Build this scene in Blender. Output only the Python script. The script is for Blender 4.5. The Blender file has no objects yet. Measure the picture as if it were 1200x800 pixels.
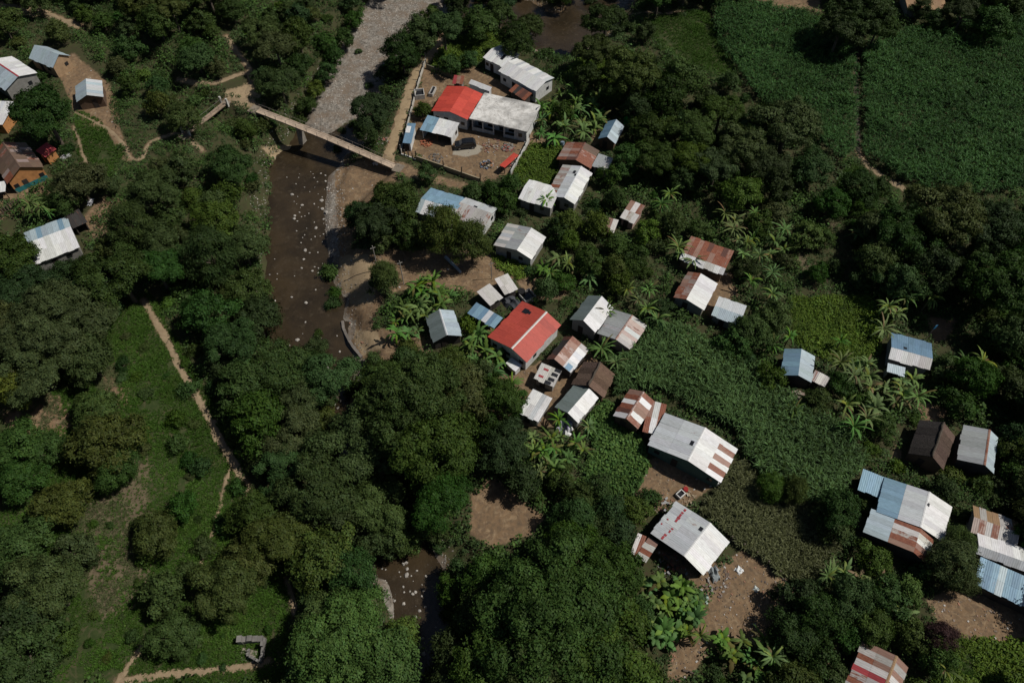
import bpy, math, random
import numpy as np
from mathutils import Vector

random.seed(7)
NR = np.random.default_rng(7)
scene = bpy.context.scene
COL = scene.collection
R = math.radians

# ------------------------------------------------------------------ camera
FPX, PITCH, CAMH = 880.0, 55.0, 100.0
cp, sp_ = math.cos(R(PITCH)), math.sin(R(PITCH))
cam = bpy.data.cameras.new('camera')
cam.sensor_width = 36.0
cam.lens = FPX / 1200.0 * 36.0
cam.clip_start = 1.0
cam.clip_end = 6000.0
camo = bpy.data.objects.new('camera', cam)
camo.location = (0, 0, CAMH)
camo.rotation_euler = (R(90 - PITCH), 0, 0)
COL.objects.link(camo)
scene.camera = camo


def ray(px, py):
    x = (px - 600.0) / FPX
    y = -(py - 400.0) / FPX
    return np.array([x, y * sp_ + cp, y * cp - sp_])


def plane(px, py, z):
    d = ray(px, py)
    k = (z - CAMH) / d[2]
    return d[0] * k, d[1] * k


def project(x, y, z):
    dz = z - CAMH
    depth = y * cp - dz * sp_
    up = y * sp_ + dz * cp
    return 600.0 + FPX * x / depth, 400.0 - FPX * up / depth


def ppm(py):
    """pixels of the photograph per metre, on the ground at that row"""
    x, y = plane(600, py, 0)
    return FPX / (y * cp + CAMH * sp_)


# ------------------------------------------------------------------ terrain
def sstep(a, b, v):
    t = np.clip((v - a) / (b - a), 0, 1)
    return t * t * (3 - 2 * t)


def vnoise(x, y, seed=0):
    """smooth value noise, -1..1"""
    x = np.asarray(x, float); y = np.asarray(y, float)
    xi = np.floor(x).astype(np.int64); yi = np.floor(y).astype(np.int64)
    xf = x - xi; yf = y - yi

    def hsh(i, j):
        n = (i * 374761393 + j * 668265263 + seed * 1442695041) & 0x7fffffff
        n = ((n ^ (n >> 13)) * 1274126177) & 0x7fffffff
        return ((n ^ (n >> 16)) & 0xffff) / 32767.5 - 1.0
    u = xf * xf * (3 - 2 * xf); v = yf * yf * (3 - 2 * yf)
    a = hsh(xi, yi) * (1 - u) + hsh(xi + 1, yi) * u
    b = hsh(xi, yi + 1) * (1 - u) + hsh(xi + 1, yi + 1) * u
    return a * (1 - v) + b * v


WATER_Z = -2.9
# centre line of the river in the photograph, with half width in metres
RIV = [(760, -60, 5), (690, 20, 5.5), (655, 45, 6), (605, 18, 5.5), (545, 4, 5), (470, 18, 6), (440, 55, 5.6), (412, 105, 5.6),
       (385, 152, 6), (355, 200, 5.2), (350, 250, 5), (349, 320, 5.2), (352, 375, 6.2), (378, 425, 4.2), (390, 470, 1.0),
       (405, 530, 1.0), (440, 610, 1.6), (487, 675, 2.6), (494, 715, 2.0), (512, 760, 1.4), (530, 810, 2), (560, 900, 3)]
RIVW = [(*plane(p[0], p[1], -2.9), p[2]) for p in RIV]
GUL = [(120, 60, .8), (175, 85, 1.0), (205, 115, 1.1), (240, 137, 1.2), (275, 160, 1.2), (318, 182, 1.4)]
GULW = [(*plane(p[0], p[1], -1), p[2]) for p in GUL]


def edge_dist(x, y, line):
    best = np.full(np.shape(x), 1e9)
    for (x0, y0, w0), (x1, y1, w1) in zip(line[:-1], line[1:]):
        dx, dy = x1 - x0, y1 - y0
        t = np.clip(((x - x0) * dx + (y - y0) * dy) / (dx * dx + dy * dy), 0, 1)
        d = np.hypot(x - x0 - t * dx, y - y0 - t * dy) - (w0 + t * (w1 - w0))
        best = np.minimum(best, d)
    return best


GRAVEL = [(352, 150), (378, 102), (398, 60), (418, 22), (440, -12), (525, -12), (518, 12), (482, 42), (466, 82), (444, 120), (420, 138), (402, 146), (380, 158)]


def sd_poly(px, py, poly):
    """signed distance in photo pixels, negative inside"""
    d = np.full(np.shape(px), 1e18)
    ins = np.zeros(np.shape(px), bool)
    n = len(poly)
    for i in range(n):
        ax, ay = poly[i]; bx, by = poly[(i + 1) % n]
        ex, ey = bx - ax, by - ay
        t = np.clip(((px - ax) * ex + (py - ay) * ey) / (ex * ex + ey * ey + 1e-9), 0, 1)
        d = np.minimum(d, (px - ax - t * ex) ** 2 + (py - ay - t * ey) ** 2)
        c = ((ay > py) != (by > py))
        xs = ax + (py - ay) * (bx - ax) / ((by - ay) if by != ay else 1e-9)
        ins ^= c & (px < xs)
    d = np.sqrt(d)
    return np.where(ins, -d, d)


def hgt(x, y):
    x = np.asarray(x, float); y = np.asarray(y, float)
    z = 0.22 * vnoise(x / 14, y / 14, 3) + 0.10 * vnoise(x / 4.1, y / 4.1, 5)
    # western hillside climbs away from the river
    z = z + 4.5 * sstep(-30, -78, x) + 1.2 * vnoise(x / 26, y / 26, 9) * sstep(-28, -45, x)
    e = edge_dist(x, y, RIVW) + 1.0 * vnoise(x / 3.0, y / 3.0, 11) + .5 * vnoise(x / 1.1, y / 1.1, 12)
    k = sstep(7.5, -0.2, e)
    z = z * (1 - k) + (-3.25 + .12 * vnoise(x / 1.5, y / 1.5, 17)) * k
    pxx, pyy = project(x, y, -2.5)
    g = sstep(4, -6, sd_poly(pxx, pyy, GRAVEL))
    z = z + g * k * 0.75
    # the sandy flat on the east bank below the footbridge
    s = sstep(6, -8, sd_poly(pxx, pyy, [(385, 205), (400, 192), (455, 200), (462, 212), (430, 240), (400, 290), (385, 300), (380, 250)]))
    z = z * (1 - s) + np.maximum(-2.3, np.minimum(z, -1.6)) * s
    eg = edge_dist(x, y, GULW)
    z = z - 1.7 * sstep(3.2, -.2, eg) * (1 - k)
    return z


def at(px, py, dz=0.0):
    z = dz
    for _ in range(14):
        x, y = plane(px, py, z)
        z = .5 * z + .5 * (float(hgt(x, y)) + dz)
    return Vector((x, y, z))


# ------------------------------------------------------------------ small helpers
def tag(o, label=None, cat=None, group=None, kind=None):
    if label: o['label'] = label
    if cat: o['category'] = cat
    if group: o['group'] = group
    if kind: o['kind'] = kind
    return o


def empty(name, loc, rz=0.0):
    o = bpy.data.objects.new(name, None)
    o.empty_display_size = .3
    o.location = loc
    o.rotation_euler = (0, 0, rz)
    COL.objects.link(o)
    return o


class MB:
    """collects polygons with a colour (r,g,b,rust) and a metal value per vertex"""
    def __init__(self):
        self.v = []; self.f = []; self.c = []; self.m = []

    def add(self, vs, fs, col=(1, 1, 1, 0), metal=0.0):
        n = len(self.v)
        self.v += [tuple(p) for p in vs]
        self.f += [tuple(i + n for i in f) for f in fs]
        self.c += [col if len(col) == 4 else (*col, 0)] * len(vs)
        self.m += [metal] * len(vs)

    def box(self, c, s, col=(1, 1, 1, 0), rz=0.0, metal=0.0, taper=1.0):
        x, y, z = s[0] / 2, s[1] / 2, s[2] / 2
        ca, sa = math.cos(rz), math.sin(rz)
        vs = []
        for sz in (-1, 1):
            k = taper if sz > 0 else 1
            for sx, sy in ((-1, -1), (1, -1), (1, 1), (-1, 1)):
                a, b = sx * x * k, sy * y * k
                vs.append((c[0] + a * ca - b * sa, c[1] + a * sa + b * ca, c[2] + sz * z))
        self.add(vs, [(3, 2, 1, 0), (4, 5, 6, 7), (0, 1, 5, 4), (1, 2, 6, 5), (2, 3, 7, 6), (3, 0, 4, 7)], col, metal)

    def hexa(self, bottom, top, col=(1, 1, 1, 0), metal=0.0):
        self.add(list(bottom) + list(top), [(3, 2, 1, 0), (4, 5, 6, 7), (0, 1, 5, 4), (1, 2, 6, 5), (2, 3, 7, 6), (3, 0, 4, 7)], col, metal)

    def tube(self, pts, rad, n=7, col=(1, 1, 1, 0)):
        rings = []
        base = len(self.v)
        vs = []
        for i, p in enumerate(pts):
            p = Vector(p)
            d = (Vector(pts[min(i + 1, len(pts) - 1)]) - Vector(pts[max(i - 1, 0)]))
            if d.length < 1e-6: d = Vector((0, 0, 1))
            d.normalize()
            a = d.orthogonal().normalized() if abs(d.z) < .95 else Vector((1, 0, 0))
            a = (a - d * a.dot(d)).normalized()
            b = d.cross(a)
            r = rad[i] if isinstance(rad, (list, tuple)) else rad
            for k in range(n):
                t = 2 * math.pi * k / n
                vs.append(p + a * (r * math.cos(t)) + b * (r * math.sin(t)))
        fs = []
        for i in range(len(pts) - 1):
            for k in range(n):
                k2 = (k + 1) % n
                fs.append((i * n + k, i * n + k2, (i + 1) * n + k2, (i + 1) * n + k))
        fs.append(tuple(range(n - 1, -1, -1)))
        fs.append(tuple((len(pts) - 1) * n + k for k in range(n)))
        self.add(vs, fs, col)

    def mesh(self, name):
        me = bpy.data.meshes.new(name)
        me.from_pydata(self.v, [], self.f)
        a = me.attributes.new('tint', 'FLOAT_COLOR', 'POINT')
        a.data.foreach_set('color', np.array(self.c, dtype=np.float32).ravel())
        b = me.attributes.new('metal', 'FLOAT', 'POINT')
        b.data.foreach_set('value', np.array(self.m, dtype=np.float32))
        return me

    def build(self, name, mat, parent=None, smooth=False):
        me = self.mesh(name)
        if smooth:
            me.polygons.foreach_set('use_smooth', [True] * len(me.polygons))
        me.materials.append(mat)
        o = bpy.data.objects.new(name, me)
        COL.objects.link(o)
        if parent is not None: o.parent = parent
        return o


def np_mesh(name, V, F, tint=None, smooth=False):
    """V (n,3), F (m,4) quads"""
    me = bpy.data.meshes.new(name)
    k = F.shape[1]
    me.vertices.add(len(V)); me.vertices.foreach_set('co', V.astype(np.float32).ravel())
    me.loops.add(F.size); me.loops.foreach_set('vertex_index', F.astype(np.int32).ravel())
    me.polygons.add(len(F))
    me.polygons.foreach_set('loop_start', np.arange(0, F.size, k, dtype=np.int32))
    me.polygons.foreach_set('loop_total', np.full(len(F), k, dtype=np.int32))
    if smooth: me.polygons.foreach_set('use_smooth', np.ones(len(F), bool))
    me.update(calc_edges=True)
    if tint is not None:
        a = me.attributes.new('tint', 'FLOAT_COLOR', 'POINT')
        a.data.foreach_set('color', tint.astype(np.float32).ravel())
    return me


def link(name, me, mat, parent=None, loc=None):
    if mat is not None and not me.materials: me.materials.append(mat)
    o = bpy.data.objects.new(name, me)
    COL.objects.link(o)
    if parent is not None: o.parent = parent
    if loc is not None: o.location = loc
    return o


# ------------------------------------------------------------------ materials
class NT:
    def __init__(self, name):
        self.m = bpy.data.materials.new(name)
        self.m.use_nodes = True
        self.t = self.m.node_tree
        self.t.nodes.clear()
        self.out = self.n('ShaderNodeOutputMaterial')

    def n(self, kind, **kw):
        nd = self.t.nodes.new(kind)
        for k, v in kw.items():
            if k.startswith('i_'):
                key = k[2:]
                key = int(key) if key.isdigit() else key.replace('_', ' ')
                nd.inputs[key].default_value = v
            else:
                setattr(nd, k, v)
        return nd

    def l(self, a, b): self.t.links.new(a, b)

    def noise(self, scale, detail=4, rough=.6, vec=None, dist=0.0):
        n = self.n('ShaderNodeTexNoise')
        n.inputs['Scale'].default_value = scale
        n.inputs['Detail'].default_value = detail
        n.inputs['Roughness'].default_value = rough
        n.inputs['Distortion'].default_value = dist
        if vec is not None: self.l(vec, n.inputs['Vector'])
        return n.outputs['Fac']

    def ramp(self, fac, a, b, ca=(0, 0, 0, 1), cb=(1, 1, 1, 1)):
        r = self.n('ShaderNodeValToRGB')
        r.color_ramp.elements[0].position = a; r.color_ramp.elements[0].color = ca
        r.color_ramp.elements[1].position = b; r.color_ramp.elements[1].color = cb
        self.l(fac, r.inputs['Fac'])
        return r.outputs['Color']

    def mix(self, fac, a, b, mode='MIX'):
        m = self.n('ShaderNodeMix', data_type='RGBA', blend_type=mode)
        for sock, v in ((0, fac), (6, a), (7, b)):
            if isinstance(v, (int, float)): m.inputs[sock].default_value = v
            elif isinstance(v, tuple): m.inputs[sock].default_value = v if len(v) == 4 else (*v, 1)
            else: self.l(v, m.inputs[sock])
        return m.outputs[2]

    def math(self, op, a, b=None, clamp=False):
        m = self.n('ShaderNodeMath', operation=op, use_clamp=clamp)
        for i, v in enumerate((a, b)):
            if v is None: continue
            if isinstance(v, (int, float)): m.inputs[i].default_value = v
            else: self.l(v, m.inputs[i])
        return m.outputs[0]

    def attr(self, name):
        return self.n('ShaderNodeAttribute', attribute_name=name)

    def bsdf(self, col, rough=.8, metal=0.0, spec=.3, bump=None, bstr=.3, bdist=.05):
        b = self.n('ShaderNodeBsdfPrincipled')
        for key, v in (('Base Color', col), ('Roughness', rough), ('Metallic', metal)):
            if isinstance(v, tuple): b.inputs[key].default_value = v if len(v) == 4 else (*v, 1)
            elif isinstance(v, (int, float)): b.inputs[key].default_value = v
            else: self.l(v, b.inputs[key])
        b.inputs['Specular IOR Level'].default_value = spec
        if bump is not None:
            bp = self.n('ShaderNodeBump')
            bp.inputs['Strength'].default_value = bstr
            bp.inputs['Distance'].default_value = bdist
            self.l(bump, bp.inputs['Height'])
            self.l(bp.outputs['Normal'], b.inputs['Normal'])
        self.l(b.outputs[0], self.out.inputs['Surface'])
        return b

    def objc(self, scale=(1, 1, 1)):
        tc = self.n('ShaderNodeTexCoord')
        mp = self.n('ShaderNodeMapping')
        mp.inputs['Scale'].default_value = scale
        self.l(tc.outputs['Object'], mp.inputs['Vector'])
        return mp.outputs['Vector']

    def geo(self):
        return self.n('ShaderNodeNewGeometry').outputs['Position']


def leaf_mat(name, col, var=.38, hue=.028, trans=.14):
    t = NT(name)
    a = t.attr('tint')
    base = t.mix(1.0, (*col, 1), a.outputs['Color'], 'MULTIPLY')
    oi = t.n('ShaderNodeObjectInfo')
    hs = t.n('ShaderNodeHueSaturation')
    t.l(base, hs.inputs['Color'])
    t.l(t.math('ADD', t.math('MULTIPLY', oi.outputs['Random'], 2 * hue), .5 - hue), hs.inputs['Hue'])
    rv = t.math('FRACT', t.math('MULTIPLY', oi.outputs['Random'], 17.31))
    t.l(t.math('ADD', t.math('MULTIPLY', rv, var), 1 - var / 2), hs.inputs['Value'])
    rs = t.math('FRACT', t.math('MULTIPLY', oi.outputs['Random'], 53.7))
    t.l(t.math('ADD', t.math('MULTIPLY', rs, .25), .85), hs.inputs['Saturation'])
    d = t.n('ShaderNodeBsdfPrincipled')
    d.inputs['Roughness'].default_value = .6
    d.inputs['Specular IOR Level'].default_value = .12
    t.l(hs.outputs['Color'], d.inputs['Base Color'])
    tr = t.n('ShaderNodeBsdfTranslucent')
    t.l(t.mix(1.0, hs.outputs['Color'], (1.1, 1.25, .6, 1), 'MULTIPLY'), tr.inputs['Color'])
    mx = t.n('ShaderNodeMixShader'); mx.inputs[0].default_value = trans
    t.l(d.outputs[0], mx.inputs[1]); t.l(tr.outputs[0], mx.inputs[2])
    t.l(mx.outputs[0], t.out.inputs['Surface'])
    return t.m


M = {}
M['leaf_dark'] = leaf_mat('leaf_dark', (.031, .058, .014))
M['leaf_mid'] = leaf_mat('leaf_mid', (.043, .080, .016))
M['leaf_olive'] = leaf_mat('leaf_olive', (.053, .075, .020))
M['leaf_bright'] = leaf_mat('leaf_bright', (.072, .120, .022))
M['leaf_yellow'] = leaf_mat('leaf_yellow', (.095, .118, .024))
M['leaf_purple'] = leaf_mat('leaf_purple', (.06, .03, .03))
M['banana_leaf'] = leaf_mat('banana_leaf', (.098, .180, .042), trans=.3)
M['banana_pale'] = leaf_mat('banana_pale', (.130, .195, .060), trans=.3)
M['corn'] = leaf_mat('corn', (.056, .090, .033), var=.05)
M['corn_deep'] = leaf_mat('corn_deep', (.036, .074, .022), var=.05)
M['weed_dry'] = leaf_mat('weed_dry', (.092, .106, .052), var=.05)
M['veg'] = leaf_mat('veg', (0.0735, 0.1313, 0.0336), var=.05)
M['grassleaf'] = leaf_mat('grassleaf', (.060, .108, .022), var=.05)
M['under'] = leaf_mat('under', (.053, .092, .021), var=.05)
M['lush'] = leaf_mat('lush', (.070, .135, .026), var=.05)


def m_plain(name, rough=.85, nscale=2.0, amt=.25, metal=0.0, spec=.25, bs=.3):
    t = NT(name)
    a = t.attr('tint')
    v = t.objc()
    n = t.noise(nscale, 5, .65, v)
    c = t.mix(1.0, a.outputs['Color'], t.ramp(n, .25, .75, (1 - amt, 1 - amt, 1 - amt, 1), (1 + amt * .4, 1 + amt * .4, 1 + amt * .4, 1)), 'MULTIPLY')
    t.bsdf(c, rough, metal, spec, t.noise(nscale * 6, 3, .6, v), bs, .03)
    return t.m


M['wall'] = m_plain('wall_paint', .9, 1.2, .35)
M['wood'] = m_plain('wood', .85, 3.0, .4)
M['bark'] = m_plain('bark', .9, 2.5, .4)
M['concrete'] = m_plain('concrete', .9, .8, .45)
M['stone'] = m_plain('stone', .85, 2.0, .35)
M['cloth'] = m_plain('cloth', .7, 2.0, .15)
M['dark_gloss'] = m_plain('dark_gloss', .18, 1.0, .1, 0.0, .6, .02)
M['rubber'] = m_plain('rubber', .8, 2.0, .2)


def m_sheet():
    """corrugated roof sheet: tint.rgb is the sheet colour, tint.a how rusty it is, metal how bare the zinc is"""
    t = NT('roof_sheet')
    a = t.attr('tint'); mt = t.attr('metal')
    v1 = t.objc((3.2, .55, 1)); v2 = t.objc()
    streak = t.noise(1.4, 6, .7, v1)
    blot = t.noise(.9, 5, .65, v2)
    thr = t.math('SUBTRACT', 1.0, a.outputs['Alpha'])
    mixn = t.math('ADD', t.math('MULTIPLY', streak, .6), t.math('MULTIPLY', blot, .4))
    rust = t.ramp(t.math('ADD', t.math('MULTIPLY', t.math('SUBTRACT', mixn, .5), 2.2), t.math('SUBTRACT', .5, t.math('MULTIPLY', thr, 1.0))), .0, .22)
    dirt = t.ramp(t.noise(2.2, 6, .7, v1), .28, .72, (.68, .665, .64, 1), (1.05, 1.05, 1.05, 1))
    base = t.mix(1.0, a.outputs['Color'], dirt, 'MULTIPLY')
    rc = t.ramp(t.noise(3.0, 4, .6, v2), .3, .7, (.16, .05, .03, 1), (.27, .105, .06, 1))
    col = t.mix(rust, base, rc)
    met = t.math('MULTIPLY', mt.outputs['Fac'], t.math('SUBTRACT', 1.0, t.math('MULTIPLY', rust, 1.0)), True)
    w = t.n('ShaderNodeTexWave', wave_type='BANDS', bands_direction='X')
    w.inputs['Scale'].default_value = 1.15
    w.inputs['Distortion'].default_value = 0
    t.l(v2, w.inputs['Vector'])
    hgtb = t.math('ADD', t.math('MULTIPLY', w.outputs['Fac'], 1.0), t.math('MULTIPLY', t.noise(1.3, 3, .5, v2), 1.2))
    t.bsdf(col, .55, met, .3, hgtb, .35, .035)
    return t.m


M['sheet'] = m_sheet()


def m_thatch():
    t = NT('thatch')
    a = t.attr('tint')
    v = t.objc((9, 1.2, 1))
    n = t.noise(1.5, 6, .75, v)
    c = t.mix(1.0, a.outputs['Color'], t.ramp(n, .3, .7, (.45, .45, .45, 1), (1.45, 1.4, 1.35, 1)), 'MULTIPLY')
    t.bsdf(c, .95, 0, .1, t.noise(3, 5, .7, v), .9, .12)
    return t.m


M['thatch'] = m_thatch()


def m_slab():
    t = NT('concrete_slab')
    v = t.objc()
    n1 = t.noise(.22, 6, .65, v, .6); n2 = t.noise(1.1, 5, .7, v)
    c = t.mix(t.ramp(n1, .42, .66), (.70, .685, .65, 1), (.26, .255, .245, 1))
    c = t.mix(t.ramp(n2, .45, .8), c, (.34, .32, .29, 1))
    cr = t.noise(.5, 2, .5, v, 1.5)
    line = t.ramp(t.math('ABSOLUTE', t.math('SUBTRACT', cr, .5)), .0, .012, (1, 1, 1, 1), (0, 0, 0, 1))
    c = t.mix(t.math('MULTIPLY', line, .7), c, (.12, .11, .1, 1))
    t.bsdf(c, .9, 0, .2, n2, .2, .03)
    return t.m


M['slab'] = m_slab()


def m_ground():
    t = NT('ground')
    p = t.geo()
    za = t.attr('zone'); zb = t.attr('zone_b')
    sep = t.n('ShaderNodeSeparateColor'); t.l(za.outputs['Color'], sep.inputs[0])
    sepb = t.n('ShaderNodeSeparateColor'); t.l(zb.outputs['Color'], sepb.inputs[0])
    fine = t.noise(1.6, 6, .7, p); med = t.noise(.35, 5, .6, p); tiny = t.noise(6, 4, .7, p)
    rag = t.math('SUBTRACT', t.math('ADD', t.math('MULTIPLY', fine, .7), t.math('MULTIPLY', med, .3)), .5)

    def edge(v, k=1.6):
        return t.ramp(t.math('ADD', v, t.math('MULTIPLY', rag, k)), .38, .62)
    soil = t.mix(t.ramp(fine, .35, .7), (.060, .048, .028, 1), (.050, .068, .022, 1))
    soil = t.mix(t.ramp(med, .4, .7), soil, (.045, .045, .022, 1))
    grass = t.mix(t.ramp(fine, .3, .75), (.024, .040, .012, 1), (.050, .066, .022, 1))
    grass = t.mix(t.ramp(t.noise(.7, 6, .7, p, 1.0), .5, .66), grass, (.085, .072, .040, 1))
    c = t.mix(edge(sep.outputs['Blue']), soil, grass)
    dry = t.mix(t.ramp(fine, .3, .7), (.085, .062, .042, 1), (.15, .125, .075, 1))
    c = t.mix(edge(sepb.outputs['Red'], 2.2), c, dry)
    dirt = t.mix(t.ramp(med, .3, .75), (.235, .152, .086, 1), (.155, .104, .062, 1))
    dirt = t.mix(t.ramp(fine, .42, .7), dirt, (.105, .078, .054, 1))
    dirt = t.mix(t.ramp(t.noise(.8, 6, .7, p, 1.2), .5, .68), dirt, (.285, .205, .125, 1))
    dirt = t.mix(t.ramp(tiny, .62, .75), dirt, (.30, .23, .17, 1))
    c = t.mix(edge(sep.outputs['Red']), c, dirt)
    sand = t.mix(t.ramp(med, .3, .7), (.37, .28, .175, 1), (.28, .205, .125, 1))
    sand = t.mix(t.ramp(fine, .45, .85), sand, (.2, .15, .09, 1))
    c = t.mix(edge(sepb.outputs['Green']), c, sand)
    vo = t.n('ShaderNodeTexVoronoi'); vo.inputs['Scale'].default_value = 2.3
    t.l(p, vo.inputs['Vector'])
    vs = t.n('ShaderNodeSeparateColor'); t.l(vo.outputs['Color'], vs.inputs[0])
    grav = t.mix(vs.outputs[0], (.125, .112, .095, 1), (.30, .272, .235, 1))
    grav = t.mix(t.ramp(med, .42, .62), grav, (.185, .145, .11, 1))
    grav = t.mix(t.ramp(fine, .55, .7), grav, (.085, .07, .055, 1))
    c = t.mix(edge(sep.outputs['Green']), c, grav)
    pale = t.mix(fine, (.36, .33, .27, 1), (.27, .235, .18, 1))
    c = t.mix(edge(sepb.outputs['Blue'], .8), c, pale)
    t.bsdf(c, .95, 0, .12, t.math('ADD', fine, t.math('MULTIPLY', tiny, .5)), .5, .12)
    return t.m


M['ground'] = m_ground()


def m_path(name, ca, cb):
    t = NT(name)
    p = t.geo()
    f = t.noise(1.3, 6, .7, p); m = t.noise(.4, 4, .6, p); ti = t.noise(7, 3, .7, p)
    c = t.mix(t.ramp(m, .3, .7), (*ca, 1), (*cb, 1))
    c = t.mix(t.ramp(f, .45, .8), c, (ca[0] * .6, ca[1] * .58, ca[2] * .55, 1))
    c = t.mix(t.ramp(ti, .6, .75), c, (min(1, ca[0] * 1.35), ca[1] * 1.35, ca[2] * 1.4, 1))
    t.bsdf(c, .95, 0, .12, f, .4, .06)
    return t.m


M['path'] = m_path('path_earth', (.31, .235, .15), (.235, .175, .11))
M['soil_path'] = m_path('soil_path', (.085, .075, .058), (.06, .052, .04))
M['road'] = m_path('road_earth', (.36, .27, .165), (.29, .215, .13))


def m_water():
    t = NT('river_water')
    p = t.geo()
    m = t.noise(.16, 4, .6, p, .5); f = t.noise(1.2, 4, .6, p)
    c = t.mix(t.ramp(m, .35, .65), (.050, .035, .019, 1), (.026, .019, .011, 1))
    c = t.mix(t.ramp(f, .55, .8), c, (.070, .054, .034, 1))
    t.bsdf(c, .16, 0, .5, t.math('ADD', t.noise(2.2, 4, .65, p, .8), t.math('MULTIPLY', t.noise(.5, 2, .5, p, .5), 1.5)), .55, .12)
    return t.m


M['water'] = m_water()

# ------------------------------------------------------------------ land cover, outlined in the photograph and laid on the terrain
DIRT = [
    [(498, 78), (530, 92), (600, 140), (640, 165), (600, 205), (560, 214), (470, 180), (482, 130)],
    [(530, 68), (560, 80), (600, 104), (590, 122), (545, 100)],
    [(388, 190), (430, 184), (470, 190), (520, 208), (560, 218), (548, 224), (470, 205), (440, 240), (410, 290), (385, 300), (378, 240)],
    [(392, 292), (470, 292), (575, 292), (608, 325), (560, 345), (500, 335), (450, 345), (440, 372), (425, 420), (400, 372)],
    [(410, 385), (470, 385), (530, 400), (500, 412), (470, 425), (424, 420)],
    [(545, 400), (600, 440), (680, 400), (712, 430), (660, 500), (620, 500), (560, 485), (600, 462)],
    [(600, 322), (670, 330), (660, 352), (620, 350)],
    [(552, 575), (578, 556), (640, 606), (625, 625), (575, 642), (550, 625)],
    [(742, 590), (755, 540), (780, 535), (838, 568), (805, 592), (780, 590), (740, 620)],
    [(760, 640), (840, 660), (880, 640), (945, 692), (935, 770), (850, 745), (800, 800), (780, 800), (790, 730), (830, 700)],
    [(1085, 700), (1140, 685), (1210, 725), (1210, 780), (1140, 750), (1100, 740)],
    [(64, 78), (85, 62), (125, 95), (138, 118), (140, 150), (158, 188), (146, 190), (130, 160), (100, 145), (84, 124)],
    [(92, 262), (110, 240), (125, 228), (148, 235), (128, 270), (112, 282)],
    [(-10, 225), (55, 212), (62, 224), (28, 248), (-10, 262)],
    [(838, 318), (858, 320), (866, 345), (838, 372), (826, 368)],
    [(1075, 470), (1110, 478), (1105, 494), (1078, 492)],
    [(1085, 372), (1125, 372), (1110, 398), (1095, 400)],
    [(1042, 545), (1050, 520), (1058, 530), (1050, 555)],
    [(885, -20), (960, -10), (962, 14), (915, 10), (880, -2)],
    [(690, 155), (702, 148), (705, 165), (695, 172)],
    [(670, 178), (660, 200), (640, 225), (648, 232), (672, 195)],
    [(970, 770), (985, 740), (985, 810), (968, 810)],
    [(0, 480), (40, 455), (70, 465), (90, 505), (50, 530), (20, 520)],
    [(120, 440), (150, 445), (150, 475), (128, 480)],
]
SAND = [[(396, 300), (432, 298), (438, 320), (440, 355), (412, 358), (398, 330)], [(410, 386), (440, 388), (452, 405), (425, 418)],
        [(262, 108), (300, 95), (320, 100), (318, 125), (290, 128), (268, 122)], [(305, 172), (345, 170), (350, 180), (320, 188)],
        [(0, 5), (60, 12), (62, 22), (20, 18), (0, 12)]]
GRAV_Z = [GRAVEL, [(362, 205), (392, 200), (398, 300), (388, 372), (372, 360), (382, 280)], [(600, 20), (640, 25), (625, 35), (575, 28)],
          [(432, 672), (452, 668), (480, 720), (515, 800), (500, 800), (462, 730)], [(375, 440), (395, 432), (398, 478), (380, 478)]]
GRASS = [
    [(112, 385), (180, 350), (235, 440), (275, 520), (310, 610), (345, 700), (335, 800), (60, 810), (70, 700), (0, 620), (0, 470), (60, 450), (110, 460)],
    [(755, 22), (828, 10), (852, 60), (868, 100), (815, 80), (770, 55)],
    [(100, 152), (130, 150), (160, 200), (140, 235), (105, 215)],
    [(625, 172), (672, 178), (640, 225), (612, 215), (598, 200)],
    [(925, 350), (1020, 350), (1030, 410), (985, 430), (930, 400)],
    [(1100, 730), (1200, 745), (1200, 810), (1090, 810)],
    [(1000, 190), (1050, 220), (1010, 260), (960, 240)],
]
DRY = [[(30, 470), (80, 470), (95, 510), (40, 540), (10, 520)], [(100, 590), (170, 555), (190, 640), (165, 710), (120, 730), (95, 660)],
       [(130, 445), (152, 450), (152, 480), (128, 480)], [(150, 490), (180, 540), (170, 580), (140, 540)],
       [(970, 240), (1010, 260), (1000, 290), (975, 275)], [(930, 290), (985, 320), (975, 345), (920, 310)]]
PALE = [[(533, 172), (548, 165), (566, 172), (562, 180), (545, 184), (530, 181)]]
CORN = {
    'near': [(742, 392), (770, 384), (812, 397), (860, 425), (920, 468), (975, 505), (1008, 540), (990, 572), (948, 590), (905, 575), (880, 545), (864, 505), (800, 472), (765, 455), (722, 462), (722, 438)],
    'east': [(1012, 62), (1060, 40), (1130, 30), (1240, 15), (1260, 215), (1180, 225), (1110, 232), (1072, 222), (1042, 205), (1012, 182)],
    'west': [(838, 14), (880, 8), (930, 20), (972, 38), (998, 62), (1000, 180), (985, 188), (950, 160), (905, 135), (868, 92), (842, 55)],
}
WEEDS = [(868, 545), (905, 580), (960, 592), (978, 640), (955, 695), (925, 680), (880, 645), (845, 615), (822, 598), (845, 570)]
VEG = [(700, 468), (722, 482), (745, 505), (757, 545), (740, 580), (715, 575), (688, 572), (690, 545), (700, 520), (690, 500)]
LUSH = [[(515, 62), (540, 48), (575, 38), (590, 50), (560, 72), (528, 85), (508, 78)], [(625, 172), (672, 178), (640, 225), (612, 215), (598, 200)],
        [(925, 350), (1020, 350), (1030, 410), (985, 430), (930, 400)], [(1105, 745), (1200, 755), (1200, 815), (1090, 810)],
        [(570, 290), (620, 305), (610, 325), (585, 312)], [(660, 90), (690, 62), (740, 70), (720, 100)]]

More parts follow.
